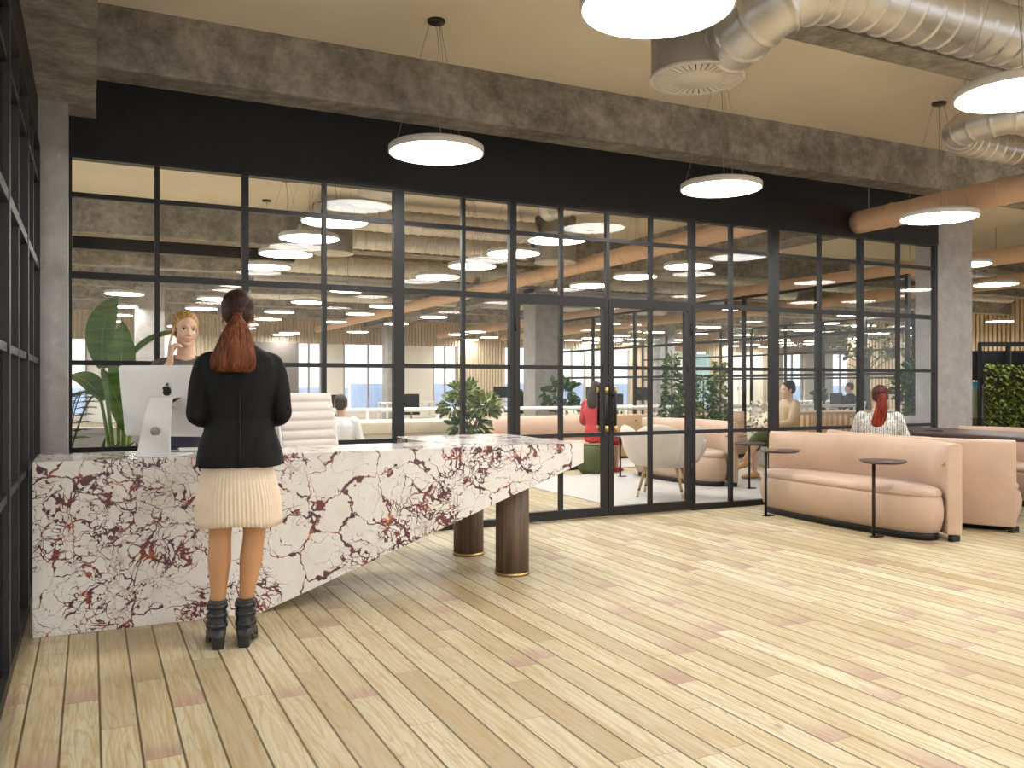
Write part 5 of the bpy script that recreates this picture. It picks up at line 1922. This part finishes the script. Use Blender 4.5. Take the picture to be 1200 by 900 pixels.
# pale flowering bush beside it
t = thing('flowering_plant', 'pale flowering plant right of the climbing greenery', 'plant', (9.48, 10.4, 0))
pot(t, 0.16, 0.4, 'pot_grey')
leaf_mat('petal_pale', (0.62, 0.52, 0.45), (0.78, 0.72, 0.66))
bush(t, (0, 0, 0.72), 0.24, 150, 0.08, 'petal_pale', 91, 1.3, 'blossom', 0.35)
MB().tube([(0, 0, 0.36), (0, 0, 0.7)], 0.012, 8).obj('stem', 'bark', t)

# tree with sparse leaves behind the front sofa
t = thing('indoor_tree', 'slender indoor tree with sparse leaves behind the slatted bench', 'tree', (12.0, 10.6, 0))
pot(t, 0.25, 0.5, 'pot_grey')
tk = catmull([(0, 0, 0.45), (0.03, 0.02, 0.9), (-0.02, 0, 1.4), (0.04, 0.02, 1.9)], 6)
MB().tube(tk, [0.05 - 0.025 * i / len(tk) for i in range(len(tk))], 10).obj('trunk', 'bark', t)
rg = random.Random(21)
mb = MB()
for k in range(9):
    a = rg.uniform(0, TAU)
    z = rg.uniform(1.35, 1.9)
    e_ = V(0.5 * math.cos(a), 0.5 * math.sin(a), z + 0.25)
    mb.tube(catmull([(0, 0, z - 0.05), e_ * 0.5 + V(0, 0, z * 0.5 + 0.03), e_], 4), 0.008, 6)
mb.obj('branches', 'bark', t)
bush(t, (0, 0, 1.95), 0.62, 210, 0.085, 'leaf_mixed', 22, 0.6)

# shrub in a grey cylinder by the right column
t = thing('potted_shrub', 'dark green shrub in a grey cylinder pot, behind the glass beside the right column', 'plant', (9.98, 8.0, 0))
pot(t, 0.26, 0.85, 'pot_grey')
for k, (a, z, r_) in enumerate(((0.0, 1.0, 0.27), (1.8, 1.2, 0.25), (3.6, 1.36, 0.22), (5.0, 0.95, 0.26))):
    bush(t, (0.10 * math.cos(a), 0.10 * math.sin(a), z), r_, 130, 0.12, 'leaf_dark', 30 + k, 1.0, wd=0.22)
MB().tube([(0, 0, 0.8), (0, 0, 1.3)], 0.02, 8).obj('trunk', 'bark', t)

# green living screen at the right edge
Mg = Matrix.Translation((14.15, 10.0, 0)) @ Matrix.Rotation(math.atan2(-1.9, 2.9), 4, 'Z')
t = thing('green_screen', 'living green wall of glossy leaves at the right edge beside the black frame', 'plant', (0, 0, 0))
MB().box(-0.02, 3.6, -0.15, 0.15, 0, 0.12, M=Mg).obj('trough', 'smoked_oak', t)
MB().box(0.02, 3.5, -0.06, 0.06, 0.12, 1.45, M=Mg).obj('backing', 'soil', t)
mb = MB()
rg = random.Random(55)
for k in range(3000):
    p = V(rg.uniform(0, 1.9), rg.uniform(-0.14, 0.0), rg.uniform(0.14, 1.6) + 0.05 * rg.random())
    leaf(mb, Mg @ p, Mg.to_3x3() @ V(rg.uniform(-0.7, 0.7), -0.8, rg.uniform(-0.9, 0.5)), Mg.to_3x3() @ V(rg.uniform(-0.5, 0.5), -0.7, 0.8), rg.uniform(0.06, 0.10), rg.uniform(0.022, 0.036), 0.5, 2)
mb.obj('foliage', 'leaf_mixed', t)
mb = MB()
for k in range(1300):
    p = V(rg.uniform(0.85, 2.2), rg.uniform(-0.35, 0.2), 0)
    p.z = 1.5 + max(0, (p.x - 0.8)) * 0.55 * rg.random() + rg.uniform(-0.1, 0.18)
    leaf(mb, Mg @ p, rdir(rg, -0.5, 0.6), rdir(rg, 0, 1), rg.uniform(0.07, 0.12), rg.uniform(0.02, 0.034), 0.6, 2)
mb.obj('trailing_foliage', 'leaf_bright', t)
# small far desk plants
for k, (x, y, lb_) in enumerate(((9.7, 19.6, 'small round green plant on a far white desk left of the woman in red'), (9.0, 16.0, 'hazy green bush right of the woman in red, far back'), (16.6, 16.2, 'leafy plant on a far white desk behind the slatted bench'))):
    t = thing('desk_plant', lb_, 'plant', (x, y, 0.75 if k != 1 else 0))
    pot(t, 0.10 if k != 1 else 0.25, 0.14 if k != 1 else 0.6, 'pot_grey')
    bush(t, (0, 0, 0.24 if k != 1 else 0.95), 0.16 if k != 1 else 0.42, 110, 0.10 if k != 1 else 0.16, 'leaf_dark', 70 + k)

# things standing on the rugs sit on the pile, not in it
for o in list(S.objects):
    if o.parent is None and 'category' in o and o['category'] != 'rug' and o.location.z < 0.001:
        if 4.85 < o.location.x < 8.6 and 7.26 < o.location.y < 10.35:
            o.location.z += 0.012
